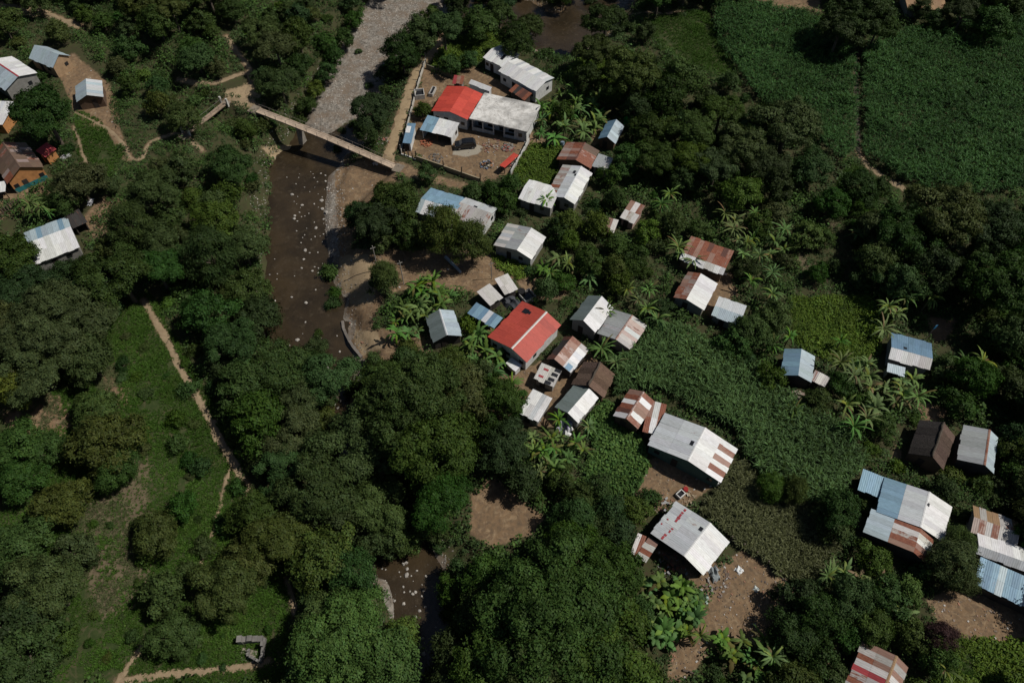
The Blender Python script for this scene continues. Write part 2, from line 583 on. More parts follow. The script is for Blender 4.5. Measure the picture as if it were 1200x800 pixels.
PATHS = [  # photo polyline, width in metres
    ('path', 'path', [(168, 352), (180, 372), (198, 402), (216, 440), (238, 476), (258, 516), (280, 552), (298, 592), (300, 600)], 1.5),
    ('path', 'path', [(268, 552), (262, 575), (256, 600), (250, 625), (238, 652), (236, 668)], .7),
    ('path', 'path', [(335, 678), (342, 698), (345, 720)], .9),
    ('path', 'path', [(172, 745), (160, 768), (140, 795), (125, 815)], .9),
    ('path', 'path', [(140, 798), (190, 790), (240, 786), (300, 780), (316, 772)], 1.1),
    ('path', 'path', [(88, 132), (110, 142), (132, 155), (145, 170), (152, 186), (166, 188), (174, 168)], .95),
    ('path', 'path', [(86, 148), (94, 165), (96, 182), (106, 195)], .9),
    ('path', 'path', [(265, 42), (278, 62), (292, 80), (296, 98), (288, 110)], 1.5),
    ('path', 'path', [(292, 84), (272, 90), (250, 99), (228, 97), (208, 94)], 1.2),
    ('path', 'path', [(174, 168), (188, 161), (202, 157), (216, 158), (228, 168), (238, 177)], 1.2),
    ('path', 'path', [(262, 120), (276, 116), (290, 118), (303, 128)], 1.6),
    ('path', 'path', [(0, 6), (30, 10), (60, 18), (85, 28), (95, 32)], 2.2),
    ('dirt_road', 'road', [(518, 42), (507, 62), (492, 78), (483, 98), (474, 125), (466, 152), (456, 180), (454, 196)], 2.7),
    ('path', 'path', [(735, 18), (755, 14), (780, 16), (828, 10)], 1.0),
    ('path', 'soil_path', [(1004, 62), (1004, 100), (1004, 140), (1006, 180)], 1.0),
    ('path', 'path', [(1006, 178), (1011, 188), (1022, 199), (1045, 213), (1068, 226), (1085, 236)], 1.5),
]
pathW = []
for nm, mk, pts, w in PATHS:
    dense = []
    for (ax, ay), (bx, by) in zip(pts[:-1], pts[1:]):
        n = max(2, int(math.hypot(bx - ax, by - ay) / 4))
        for i in range(n):
            dense.append((ax + (bx - ax) * i / n, ay + (by - ay) * i / n))
    dense.append(pts[-1])
    for _ in range(2):
        dense = [dense[0]] + [((a[0] + 2 * b[0] + c[0]) / 4, (a[1] + 2 * b[1] + c[1]) / 4) for a, b, c in zip(dense[:-2], dense[1:-1], dense[2:])] + [dense[-1]]
    pathW.append((nm, mk, [at(*p) for p in dense], w))

gx = np.concatenate([[-2500, -1000, -450, -260, -190], np.arange(-140, 140.01, .6), [190, 260, 450, 1000, 2500]])
gy = np.concatenate([[-2500, -900, -300, -100, -40], np.arange(-2, 205.01, .6), [240, 320, 500, 1000, 2500]])
GX, GY = np.meshgrid(gx, gy)
GZ = hgt(GX, GY)
far = (np.abs(GX) > 145) | (GY > 210) | (GY < -10)
GZ = np.where(far, np.where(GX < -145, 4.5, 0.0), GZ)
PX, PY = project(GX, GY, GZ)
PX = np.where(far, -9999, PX); PY = np.where(far, -9999, PY)


def zone(polys, soft=5.0, PX=PX, PY=PY):
    v = np.zeros(PX.shape)
    for p in polys:
        v = np.maximum(v, np.clip(.5 - sd_poly(PX, PY, p) / (2 * soft), 0, 1))
    return v


def path_field(x, y, extra=.0):
    d = np.full(np.shape(x), 1e9)
    for nm, mk, pts, w in pathW:
        d = np.minimum(d, edge_dist(x, y, [(p.x, p.y, w / 2 + extra) for p in pts]))
    return d


Zdirt = np.maximum(zone(DIRT, 4.5), np.clip(.45 - path_field(GX, GY) / 1.6, 0, .95))
EDG = edge_dist(GX, GY, RIVW)
bank = np.clip(1 - np.abs(EDG - 1.0) / 3.5, 0, 1) * .75
_rp = np.array([p[:2] for p in RIV if p[1] >= 105 and p[0] < 470 or p[1] > 600], float)
CLX = np.interp(PY, _rp[:, 1], _rp[:, 0])
EAST = (PX > CLX) | (PY < 60)
Zgrav = np.maximum(zone(GRAV_Z, 5), np.where((GZ < -2.4) & (PY > 150), np.where(EAST, .62, .25), 0))
Zdirt = np.maximum(Zdirt, np.where((GZ < -1.0) & EAST, bank, 0))
Zgrass = zone(GRASS, 7)
Zdry = zone(DRY, 9) * .8
Zsand = zone(SAND, 5)
Zpale = zone(PALE, 2)

ny, nx = GX.shape
V = np.stack([GX, GY, GZ], -1).reshape(-1, 3)
ii = np.arange(ny * nx).reshape(ny, nx)
F = np.stack([ii[:-1, :-1], ii[:-1, 1:], ii[1:, 1:], ii[1:, :-1]], -1).reshape(-1, 4)
me = np_mesh('ground', V, F, smooth=True)
a = me.attributes.new('zone', 'FLOAT_COLOR', 'POINT')
a.data.foreach_set('color', np.stack([Zdirt, Zgrav, Zgrass, np.ones_like(Zdirt)], -1).astype(np.float32).ravel())
a = me.attributes.new('zone_b', 'FLOAT_COLOR', 'POINT')
a.data.foreach_set('color', np.stack([Zdry, Zsand, Zpale, np.ones_like(Zdirt)], -1).astype(np.float32).ravel())
tag(link('ground', me, M['ground']), kind='structure')

_g0x, _g0y, _gs = -140.0, -2.0, .6
_SUB = GZ[5:-5, 5:-5]


def hgt(x, y):
    """height of the ground sheet, read off its own grid"""
    if np.ndim(x) == 0:
        fx = min(max((x - _g0x) / _gs, 0), _SUB.shape[1] - 1.001); fy = min(max((y - _g0y) / _gs, 0), _SUB.shape[0] - 1.001)
        i, j = int(fx), int(fy); u, v = fx - i, fy - j
        return (_SUB[j, i] * (1 - u) + _SUB[j, i + 1] * u) * (1 - v) + (_SUB[j + 1, i] * (1 - u) + _SUB[j + 1, i + 1] * u) * v
    fx = np.clip((x - _g0x) / _gs, 0, _SUB.shape[1] - 1.001); fy = np.clip((y - _g0y) / _gs, 0, _SUB.shape[0] - 1.001)
    i = fx.astype(int); j = fy.astype(int); u = fx - i; v = fy - j
    return (_SUB[j, i] * (1 - u) + _SUB[j, i + 1] * u) * (1 - v) + (_SUB[j + 1, i] * (1 - u) + _SUB[j + 1, i + 1] * u) * v


# river: one sheet that follows the bed; the banks rise through it
wx = np.arange(-75, 75, 1.0); wy = np.arange(-10, 200, 1.0)
WX, WY = np.meshgrid(wx, wy)
WE = edge_dist(WX, WY, RIVW) < 3.2
wid = np.arange(WX.size).reshape(WX.shape)
keep = (WE[:-1, :-1] | WE[:-1, 1:] | WE[1:, 1:] | WE[1:, :-1])
wf = np.stack([wid[:-1, :-1], wid[:-1, 1:], wid[1:, 1:], wid[1:, :-1]], -1)[keep]
used, inv = np.unique(wf, return_inverse=True)
wv = np.stack([WX.ravel()[used], WY.ravel()[used], np.full(len(used), WATER_Z)], -1)
wm = np_mesh('river', wv, inv.reshape(-1, 4))
tag(link('river', wm, M['water']), kind='structure')

for nm, mk, pts, w in pathW:
    vs, fs = [], []
    nacross = 5
    for i, p in enumerate(pts):
        d = pts[min(i + 1, len(pts) - 1)] - pts[max(i - 1, 0)]; d.z = 0; d.normalize()
        nrm = Vector((-d.y, d.x, 0))
        wl = w / 2 * (1 + .55 * float(vnoise(p.x * 1.3, p.y * 1.3, 21)))
        wr = w / 2 * (1 + .55 * float(vnoise(p.x * 1.3, p.y * 1.3, 22)))
        if i == 0 or i == len(pts) - 1: wl *= .3; wr *= .3
        for k in range(nacross):
            s = k / (nacross - 1)
            q = p + nrm * (-wl + s * (wl + wr))
            vs.append((q.x, q.y, float(hgt(q.x, q.y)) + (.05 if 0 < k < nacross - 1 else -.04)))
    for i in range(len(pts) - 1):
        for k in range(nacross - 1):
            fs.append((i * nacross + k, i * nacross + k + 1, (i + 1) * nacross + k + 1, (i + 1) * nacross + k))
    pm = bpy.data.meshes.new(nm); pm.from_pydata(vs, [], fs)
    pm.polygons.foreach_set('use_smooth', [True] * len(pm.polygons))
    tag(link(nm, pm, M[mk]), kind='structure')

# ------------------------------------------------------------------ buildings
SH = {  # sheet code: (r, g, b, rustiness), bare-zinc value
    'w': ((.78, .785, .785, .07), .04), 'o': ((.66, .64, .615, .1), .04), 'z': ((.62, .65, .675, .10), .10), 'y': ((.41, .43, .44, .14), .12),
    'p': ((.45, .545, .60, .06), .1), 'b': ((.24, .39, .51, .05), .08), 'B': ((.17, .29, .41, .05), .08), 'r': ((.60, .078, .052, .03), .0), 's': ((.50, .082, .058, .08), .0),
    't': ((.33, .20, .155, .6), .05), 'd': ((.14, .066, .05, .6), .05), 'g': ((.20, .245, .24, .08), .1), 'k': ((.012, .014, .02, 0), .0),
    'n': ((.17, .115, .085, .25), .0), 'h': ((.36, .23, .13, .3), .1), 'm': ((.50, .48, .46, .36), .1), 'f': ((.42, .33, .30, .62), .2),
    'c': ((.5, .49, .46, 0), 0.0), 'R': ((.40, .06, .07, .3), .05), 'x': ((.055, .05, .048, .35), .05), 'u': ((.12, .085, .07, .3), 0.0),
}
WALLC = {'white': (.66, .66, .64), 'grey': (.38, .38, .37), 'tan': (.40, .27, .16), 'wood': (.14, .09, .06), 'orange': (.52, .24, .09), 'dark': (.07, .06, .055),
         'green': (.09, .16, .13), 'block': (.26, .25, .23), 'pink': (.42, .30, .26), 'blue': (.18, .27, .33)}
HOUSES = []      # (photo polygon of the roof, landmark phrase, centre px)
FOOT = []        # world footprints
LANDMARKS = []


def pick(spec, i, n, rng):
    if spec[0] == '*': s = spec[1:]; return s[i % len(s)]
    if spec[0] == '?': s = spec[1:]; return s[rng.randrange(len(s))]
    return spec[min(len(spec) - 1, int(i * len(spec) / n))]


def house(name, label, cat, pts, slopes, wall='block', eave=2.3, rise=1.1, t=.5, kind='g', lm=None, open_=None, patches=(), group=None,
          door=True, windows=1, roofmat='sheet', ridge=None, post=False, sw=.85, seed=0, base_dz=0.0, inset=.3, doorcol=(.05, .04, .035), thick=.03, wband=None):
    rng = random.Random(hash(label) % 1000 if False else sum(map(ord, label)) + seed)
    A, B, C, D = pts
    cx = sum(p[0] for p in pts) / 4; cy = sum(p[1] for p in pts) / 4
    hi = eave + (rise if kind == 'm' else 0)
    base0 = at(cx, cy, (eave + hi) / 2)
    gz = base0.z - (eave + hi) / 2 + base_dz
    wp = []
    for i, p in enumerate(pts):
        z = gz + (eave if (kind != 'm' or i < 2) else hi)
        wp.append(Vector((*plane(p[0], p[1], z), z)))
    Aw, Bw, Cw, Dw = wp
    u = (Bw - Aw) + (Cw - Dw); u.z = 0
    L = u.length / 2; u.normalize()
    v = Vector((-u.y, u.x, 0))
    ctr = (Aw + Bw + Cw + Dw) / 4
    W = abs((((Dw + Cw) - (Aw + Bw)) / 2).dot(v))
    s = 1.0 if ((Dw + Cw) - (Aw + Bw)).dot(v) > 0 else -1.0   # CD side is at +s*v
    root = empty(name, (ctr.x, ctr.y, gz), math.atan2(u.y, u.x))
    tag(root, label, cat, group)
    if lm: LANDMARKS.append((lm, (cx, cy)))
    HOUSES.append(list(pts) + [(cx, cy)])
    FOOT.append((ctr.x, ctr.y, u, v, L / 2, W / 2))
    yA, yC = -s * W / 2, s * W / 2
    yR = yA + (yC - yA) * t

    def rz(y):
        k = (y - yA) / (yC - yA)
        if kind == 'm': return eave + rise * k
        if kind == 'f': return eave
        return eave + rise * (k / t if k < t else (1 - k) / (1 - t))
    # roof
    mb = MB()
    sl = [(yA, yR, slopes[0])] + ([(yC, yR, slopes[1])] if kind == 'g' else [])
    if kind in 'mf': sl = [(yA, yC, slopes[0])]
    for y0, y1, spec in sl:
        rows = spec.split('|')
        ln = math.hypot(y1 - y0, rz(y1) - rz(y0))
        n = max(2, round(L / sw))
        if len(rows) == 1 and ln > 3.6: rows = rows * 2
        if roofmat != 'sheet': rows = rows[:1]; n = max(3, round(L / 1.2))
        nr = len(rows)
        for ri, row in enumerate(rows):
            ya = y0 + (y1 - y0) * ri / nr; yb = y0 + (y1 - y0) * (ri + 1) / nr
            for i in range(n):
                x0 = -L / 2 + L * i / n; x1 = -L / 2 + L * (i + 1) / n
                c, mt = SH[pick(row, i, n, rng)]
                j = rng.uniform(.80, 1.06)
                c = (c[0] * j, c[1] * j * rng.uniform(.98, 1.02), c[2] * j * rng.uniform(.97, 1.03), min(1, c[3] * rng.uniform(.3, 1.7) + (.22 if 0.02 < c[3] < .2 and rng.random() < .14 else 0)))
                sg = 1 if y1 > y0 else -1
                ea = ya - sg * (rng.uniform(-.05, .15) if ri == 0 else .10)
                lift = .012 * (i % 2) + .014 * ri + rng.uniform(0, .006)
                jit = rng.uniform(-.015, .03)
                nrmz = lift + .0
                za, zb = rz(ya) + (rz(yb) - rz(ya)) * ((ea - ya) / (yb - ya)) + nrmz + (jit if ri == 0 else 0), rz(yb) + nrmz
                xo = .03
                bot = [(x0 - xo, ea, za - thick), (x1 + xo, ea, za - thick), (x1 + xo, yb, zb - thick), (x0 - xo, yb, zb - thick)]
                top = [(x0 - xo, ea, za), (x1 + xo, ea, za), (x1 + xo, yb, zb), (x0 - xo, yb, zb)]
                if sg < 0: bot = bot[::-1]; top = top[::-1]
                if roofmat == 'thatch':
                    k = rng.uniform(.8, 1.2)
                    c = (c[0] * k, c[1] * k, c[2] * k, 0)
                mb.hexa(bot, top, c, mt)
    roof = mb.build('roof', M[roofmat], root)
    if kind == 'g' and ridge:
        rm = MB()
        c, mt = SH[ridge]
        nseg = max(2, round(L / 2))
        for i in range(nseg):
            x0 = -L / 2 - .04 + (L + .08) * i / nseg; x1 = -L / 2 - .04 + (L + .08) * (i + 1) / nseg
            zz = eave + rise + .05 + rng.uniform(-.01, .015)
            wv = .17
            for sd, yy in ((-1, yR - wv), (1, yR + wv)):
                zo = rz(yy) + .045
                q = [(x0, yy, zo), (x1, yy, zo), (x1, yR, zz), (x0, yR, zz)]
                if sd > 0: q = q[::-1]
                rm.add([*q], [(0, 1, 2, 3)], c, mt)
        rm.build('ridge_cap', M['sheet'], roof)
    elif kind == 'g' and roofmat == 'thatch':
        rm = MB()
        nseg = max(4, round(L / .7))
        pts_ = [(-L / 2 + L * i / nseg, yR + rng.uniform(-.06, .06), eave + rise + .06 + rng.uniform(-.05, .08)) for i in range(nseg + 1)]
        rm.tube(pts_, [rng.uniform(.12, .2) for _ in pts_], 6, (.10, .085, .07))
        rm.build('ridge_cap', M['thatch'], roof)
    for (ppx, ppy, w, h, code) in patches:
        q = at(ppx, ppy, (eave + hi) / 2 + .2)
        q = Vector((*plane(ppx, ppy, gz + eave + rise * .5), 0)) - Vector((ctr.x, ctr.y, 0))
        lx, ly = q.dot(u), q.dot(v)
        lx = max(-L / 2 + w / 2, min(L / 2 - w / 2, lx)); ly = max(-W / 2 + h / 2, min(W / 2 - h / 2, ly))
        c, mt = SH[code]
        pm = MB()
        y0, y1 = ly - h / 2, ly + h / 2
        if kind == 'g' and y0 < yR < y1:
            if ly < yR: y1 = yR - .02
            else: y0 = yR + .02
        zl = .05
        pm.hexa([(lx - w / 2, y0, rz(y0) + .02), (lx + w / 2, y0, rz(y0) + .02), (lx + w / 2, y1, rz(y1) + .02), (lx - w / 2, y1, rz(y1) + .02)],
                [(lx - w / 2, y0, rz(y0) + zl), (lx + w / 2, y0, rz(y0) + zl), (lx + w / 2, y1, rz(y1) + zl), (lx - w / 2, y1, rz(y1) + zl)], c, mt)
        pm.build('roof_patch', M['sheet'], roof)
    # walls
    i_ = min(inset, L * .12, W * .12)
    x0, x1 = -L / 2 + i_, L / 2 - i_
    y0, y1 = min(yA, yC) + i_, max(yA, yC) - i_
    sides = {'x+': u, 'x-': -u, 'y+': v, 'y-': -v}
    front = min(sides, key=lambda k: sides[k].y + .15 * abs(sides[k].x))
    if open_ == 'front': skip = {front}
    elif open_ == 'all': skip = set(sides)
    else: skip = set()
    wc = WALLC[wall]
    wm = MB()

    def pillar(n, x, y, col=(.12, .08, .05)):
        pb = MB(); pb.box((x, y, (rz(y) - .05 - .5) / 2), (.14, .14, rz(y) - .05 + .5), col); pb.build(n, M['wood'], root)
    b = -.7
    th = .15
    for k in sides:
        if k in skip: continue
        if k[0] == 'x':
            x = x0 if k == 'x-' else x1
            xi = x + th if k == 'x-' else x - th
            prof = [(y0, b), (y1, b), (y1, rz(y1) - .05)] + ([(yR, rz(yR) - .06)] if kind == 'g' else []) + [(y0, rz(y0) - .05)]
            o1 = [(x, y, z) for y, z in prof]; o2 = [(xi, y, z) for y, z in prof]
        else:
            y = y0 if k == 'y-' else y1
            yi = y + th if k == 'y-' else y - th
            za = rz(y) - .05
            o1 = [(x0 + th, y, b), (x1 - th, y, b), (x1 - th, y, za), (x0 + th, y, za)]
            o2 = [(p[0], yi, p[2]) for p in o1]
        n = len(o1)
        fs = [tuple(range(n)), tuple(range(2 * n - 1, n - 1, -1))] + [(i, (i + 1) % n, (i + 1) % n + n, i + n) for i in range(n)]
        wm.add(o1 + o2, fs, (*wc, 0))
    if wm.v: wm.build('wall', M['wall'], root)
    if open_:
        xs = (x0 + .1, (x0 + x1) / 2, x1 - .1) if L > 4 else (x0 + .1, x1 - .1)
        for k in skip:
            if k[0] == 'y':
                for x in xs: pillar('post', x, y0 + .1 if k == 'y-' else y1 - .1)
            elif open_ != 'all':
                for y in (y0 + .1, y1 - .1): pillar('post', x0 + .1 if k == 'x-' else x1 - .1, y)
    # door and windows on the walls that face the open side
    order = sorted(sides, key=lambda k: sides[k].y + .15 * abs(sides[k].x))
    for oi, k in enumerate(order[:2]):
        if k in skip: continue
        hor = k[0] == 'x'
        span = (y1 - y0) if hor else (x1 - x0)

        def opening(nm, c, w, z, h, col, mat):
            mm = MB()
            if hor:
                x = x0 - .015 if k == 'x-' else x1 + .015
                mm.box((x, c, z), (.06, w, h), col)
            else:
                y = y0 - .015 if k == 'y-' else y1 + .015
                mm.box((c, y, z), (w, .06, h), col)
            return mm.build(nm, M[mat], root)
        mid = ((y0 + y1) if hor else (x0 + x1)) / 2
        hmin = (min(rz(y0), rz(y1)) if hor else rz(y0 if k == 'y-' else y1)) - .15
        if wband and oi == 0:
            opening('balustrade', mid, span * .98, .45, .9, (.03, .19, .20), 'wood')
        if door and oi == 0:
            opening('door', mid - span * .12, .9, min(1.9, hmin) / 2, min(1.9, hmin), doorcol, 'wood')
        if windows and span > 3.2 and hmin > 1.6:
            nwin = windows if oi == 0 else 1
            for w_ in range(nwin):
                c = mid + span * (.22 + .0 * w_) if nwin == 1 else mid - span * .38 + span * .76 * w_ / max(1, nwin - 1)
                wd = opening('window', c, .8, 1.35, .75, (.02, .022, .026), 'dark_gloss')
    return root, (L, W, x0, x1, y0, y1, rz, u, v, gz, front)


H = house  # many gable roofs: paler tint on sunward slope, darker opposite, light put into colour
# --- western hamlet
H('house', 'small wooden house with a plain pale grey tin roof, highest of the western hamlet', 'house', [(34, 69), (62.5, 80), (82, 65.5), (54, 54.5)], ['p', 'p'], 'tan', 2.4, 1.6, .55, lm='the highest western tin-roofed house')
H('house', 'pale tin-roofed house with a dark red ridge line, cut by the photo edge', 'house', [(-14, 92), (16, 113), (34, 79), (4, 60)], ['p', 'w'], 'block', 2.6, 1.2, .5, ridge='R')
H('lean_to', 'white single-slope tin roof over an orange wall at the western edge', 'lean-to', [(-14, 146), (14.5, 147), (6, 119), (-18, 117)], ['*wwzw'], 'orange', 2.3, .7, kind='m', door=False)
H('house', 'brown tile-roofed timber house with orange planks and a teal balustrade', 'house', [(32.5, 169.5), (53, 198), (7.5, 213), (-13, 183)], ['?nnnf', '?nnnf'], 'orange', 2.7, 1.9, .5, lm='the brown tiled house', ridge='n', wband=True, windows=2)
H('hut', 'tiny dark red roofed hut with an orange front and white side', 'hut', [(50.5, 186), (62.5, 176.5), (57.5, 165), (44, 174.5)], ['R'], 'orange', 2.1, .7, kind='m', windows=0)
H('house', 'long house with one white slope and one pale blue slope beside a bare yard', 'house', [(47, 307.5), (97.5, 288), (74.5, 255), (22, 275)], ['w', '*ppbp'], 'block', 2.5, .6, .58, lm='the white-and-blue western house')
H('shed', 'low dark brown patched shed at the end of the white and pale blue house', 'shed', [(87, 267.5), (104, 258.5), (90, 246), (74, 252.5)], ['?xxd'], 'dark', 2.0, .5, kind='m', windows=0, open_='front')
H('porch', 'little white porch roof in front of the brown tiled house', 'porch', [(-12, 228), (9, 222), (4, 213.5), (-14, 214)], ['w'], 'block', 2.1, .3, kind='m', open_='all')
H('house', 'small house with a light tin gable roof and open front above the big mango tree', 'house', [(103.5, 92.5), (105, 112.5) if False else (88.5, 120), (90, 99), (103, 92)] if False else
  [(88.5, 119.5), (89.5, 101), (119, 94.5), (122, 114)], ['p', '*zpz'], 'wood', 2.3, 1.1, .48, lm='the western light tin house', windows=0)

# --- the walled compound north of the village
H('long_building', 'low western wing of the white-roofed building above the red-roofed hall', 'building', [(565, 67), (588, 78.5), (611.5, 65), (587, 53.5)], ['w', 'z'], 'white', 2.7, .6, .5, patches=[(590, 68, .7, 1.6, 'k')], windows=2)
H('long_building', 'long white-roofed building with a dark shaded front, northmost in the compound', 'building', [(583.8, 83), (627, 106.5), (651, 92), (606, 68.5)], ['w', '*wwz'], 'white', 3.0, .7, .52, lm='the long white compound building', windows=4)
H('hall', 'hall with a bright scarlet gable roof and white end wall in the walled compound', 'hall', [(524, 101.3), (506, 129.2), (547, 141), (566, 109.9)], ['r', 'r'], 'white', 2.9, .9, .52, lm='the scarlet-roofed hall', windows=2, sw=1.2)
H('lean_to', 'small white single-slope roof tucked behind the scarlet hall', 'lean-to', [(548, 97.5), (573, 107), (577, 102.5), (553.5, 93.5)], ['w'], 'white', 2.9, .35, kind='m', windows=0, door=False)
H('shed', 'open shed whose roof is one third blue and two thirds white', 'shed', [(493.7, 151.5), (528, 161.5), (540, 144), (500, 135.3)], ['bbwwww'], 'white', 2.3, .6, kind='m', open_='front', lm='the blue and white open shed')
H('lean_to', 'narrow blue lean-to against the road wall with a white sheet on top', 'lean-to', [(471.7, 167.8), (482, 168), (487, 145), (478, 144)], ['B'], 'white', 2.2, .2, kind='m', patches=[(478, 152, .9, 1.9, 'w')], windows=0)
H('hut', 'tiny rust-red roofed hut behind the scarlet hall', 'hut', [(528, 97.5), (541.5, 98.5), (545, 89.3), (534.5, 88)], ['?ttR'], 'block', 2.0, .4, kind='m', windows=0)
H('shed', 'dark brown rusted shed against the front of the long white building', 'shed', [(597, 105), (614.5, 118.5), (624, 108.5), (604.5, 99.5)], ['?dx'], 'dark', 2.1, .5, kind='m', windows=0)
H('lean_to', 'long thin red roofed shelter in the corner of the compound yard', 'lean-to', [(587, 194), (592.5, 197.5), (607, 181.5), (601, 178.5)], ['r'], 'block', 1.7, .2, kind='m', open_='all')

# concrete flat-roofed block with a porch of columns
def flat_block():
    pts = [(549, 138.5), (617, 153.5), (634.5, 124), (569, 108.5)]
    root, (L, W, x0, x1, y0, y1, rz, u, v, gz, front) = house('concrete_building', 'flat stained concrete roofed building with a columned dark porch facing the yard', 'building', pts, ['c'], 'white', 3.1, 0, kind='f', door=False, windows=0, roofmat='slab', open_='front', lm='the flat concrete-roofed building', thick=.28)
    for o in [c for c in root.children if c.name.startswith('post')]: bpy.data.objects.remove(o)
    # front is the local -y or +y side
    sgn = -1 if front == 'y-' else 1
    yf = y0 if front == 'y-' else y1
    back = yf - sgn * 1.7
    w = MB(); w.box(((x0 + x1) / 2, back, 1.2), (x1 - x0 - .3, .15, 3.6), WALLC['white']); w.build('inner_wall', M['wall'], root)
    n = 6
    for i in range(n):
        x = x0 + .12 + (x1 - x0 - .24) * i / (n - 1)
        c = MB(); c.box((x, yf - sgn * .12, 1.05), (.24, .24, 3.5), (.6, .6, .58)); c.build('column', M['wall'], root)
    for i in range(n - 1):
        xa = x0 + .24 + (x1 - x0 - .24) * i / (n - 1); xb = x0 + (x1 - x0 - .24) * (i + 1) / (n - 1)
        side = i if u.x > 0 else n - 2 - i
        h = 2.5 if side == n - 2 else (.75 if side != 2 else 0)
        if h:
            c = MB(); c.box(((xa + xb) / 2, yf - sgn * .12, h / 2 - .35), (xb - xa, .14, h + .7), (.5, .5, .48)); c.build('parapet', M['wall'], root)
        if side == n - 2:
            c = MB(); c.box(((xa + xb) / 2, yf - sgn * .03, 1.5), (.8, .06, .9), (.02, .02, .025)); c.build('window', M['dark_gloss'], root)
        c = MB(); c.box(((xa + xb) / 2, back + sgn * .09, 1.2), (1.4, .05, 1.5) if i % 2 else (.95, .05, 2.1), (.03, .03, .035)); c.build('window' if i % 2 else 'door', M['dark_gloss'], root)
flat_block()

# --- the village, north to south
H('house', 'house with a bright blue far slope and white near slope behind the feathery trees', 'house', [(490.5, 249.5), (533, 262), (543, 231.5), (501, 219.3)], ['*pww', 'b'], 'block', 2.4, .9, .4, lm='the bright blue-roofed house')
H('house', 'dull grey-white tin roofed house touching the bright blue-roofed one', 'house', [(529, 254.5), (567.5, 268.5), (582, 244), (546, 231.3)], ['m', 'z'], 'white', 2.4, .7, .62, patches=[(557, 244, .7, .7, 'k')])
H('house', 'square house with a clean bright white roof just above the striped grey one', 'house', [(606.5, 232.6), (644, 243.5), (660.8, 222), (621.5, 210.5)], ['w', 'w'], 'block', 2.4, .5, .55, lm='the clean white square roof')
H('house', 'big grey tin house with a red-striped western edge and two dark skylights', 'house', [(659, 195.5), (641, 226), (672.5, 243), (694.5, 200.5)], ['*mf|z', 'w'], 'block', 2.5, .9, .62, patches=[(673, 203, .8, .5, 'k'), (674, 207, .6, .4, 'k')], ridge='z')
H('house', 'grey tin gable house with a streaked pale western edge and a dark doorway', 'house', [(596.5, 262.5), (577, 287), (624, 304), (638.5, 277)], ['*oyoz|y', 'w'], 'grey', 2.5, 1.0, .62, lm='the streak-edged grey house')
H('house', 'rusty brown gable house at the top of the grass strip', 'house', [(661, 167.5), (653.5, 189.8), (691, 194.5), (705, 176)], ['?tdtf', '?dfn'], 'wood', 2.4, 1.1, .55, lm='the rusty brown gable house', ridge='d')
H('hut', 'little grey-brown hut with a pale end beside the rusty brown gable house', 'hut', [(692.5, 194.5), (712, 199.5), (718, 186), (703, 179.5)], ['yyo'], 'block', 2.1, .5, kind='m', windows=0)
H('house', 'small slate blue gable house in the trees next to a green tarp', 'house', [(710.5, 143.5), (700.5, 164.5), (721, 166.5), (732.5, 147)], ['B', 'p'], 'wood', 2.2, 1.1, .5, lm='the slate blue gable house', windows=0)
H('shed', 'pale patched shed mostly hidden under trees in the village centre', 'shed', [(728, 256), (744, 262), (755, 241), (738, 233.5)], ['?oomt'], 'pink', 2.1, .6, kind='m', windows=0, lm='the half-hidden pale shed')
H('shed', 'broken rust and white shed peeking from under the village trees', 'shed', [(708, 270), (718, 273), (726, 258), (714, 255)], ['*tow'], 'wood', 1.9, .5, kind='m', windows=0)
H('shed', 'pinkish white flat shed, the upper of a pair beside the big red house', 'shed', [(594, 345), (611, 337), (590.8, 322.3), (577.5, 327.3)], ['o'], 'dark', 2.2, .35, kind='m', windows=0)
H('shed', 'pinkish white flat shed, the lower of a pair beside the big red house', 'shed', [(575, 357.5), (590.5, 347), (572, 333.3), (558, 342)], ['o'], 'dark', 2.2, .35, kind='m', windows=0)
H('lean_to', 'blue tin lean-to against the western side of the big red house', 'lean-to', [(548, 366.2), (577, 384), (591, 373), (558.5, 354.5)], ['*BbBz'], 'dark', 2.2, .3, kind='m', windows=0, open_='all')
H('house', 'big house with a plain red gable roof, pale ridge line and white side wall', 'house', [(611.5, 353.6), (571, 396), (617.3, 422.3), (658, 380)], ['s', 's'], 'white', 2.9, 1.1, .63, ridge='o', lm='the big red-roofed house', patches=[(616, 364, 1.0, 1.0, 'k'), (620, 366.5, .6, .6, 'k')], windows=3, sw=1.1)
H('hut', 'small white block outbuilding with a flat top below the big red house', 'hut', [(592, 425.5), (603.5, 434), (612, 428.5), (600, 418.8)], ['w'], 'white', 1.5, .1, kind='m', windows=0, door=False)
H('house', 'grey-green tin gable house, westmost in the village beside banana plants', 'house', [(499.5, 371), (507.5, 404), (541.5, 391), (531.5, 364.5)], ['g', 'p'], 'dark', 2.3, 1.2, .5, lm='the grey-green tin gable house', windows=0, ridge='z')
H('house', 'small house with torn rust and white roof and a blue corner sheet', 'house', [(663, 393), (641, 420.5), (668.8, 437), (689, 411)], ['?xd', 'mwzwzz|*ttftf'], 'dark', 2.3, 1.2, .3, patches=[(666, 430, 1.1, .9, 'B')], windows=0)
H('shed', 'low shed with four black panels and red spots on its pale roof', 'shed', [(625, 442), (648.5, 454.5), (658.5, 433), (635.5, 426.5)], ['?oom'], 'block', 2.0, .4, kind='m', windows=0, patches=[(641, 449.5, 1.0, .55, 'k'), (646, 444.5, 1.0, .55, 'k'), (650, 439.5, 1.0, .55, 'k'), (654.5, 434.5, 1.0, .55, 'k'), (634, 440.5, .8, .35, 'R'), (640, 433.5, .8, .35, 'R')], lm='the shed with black panels')
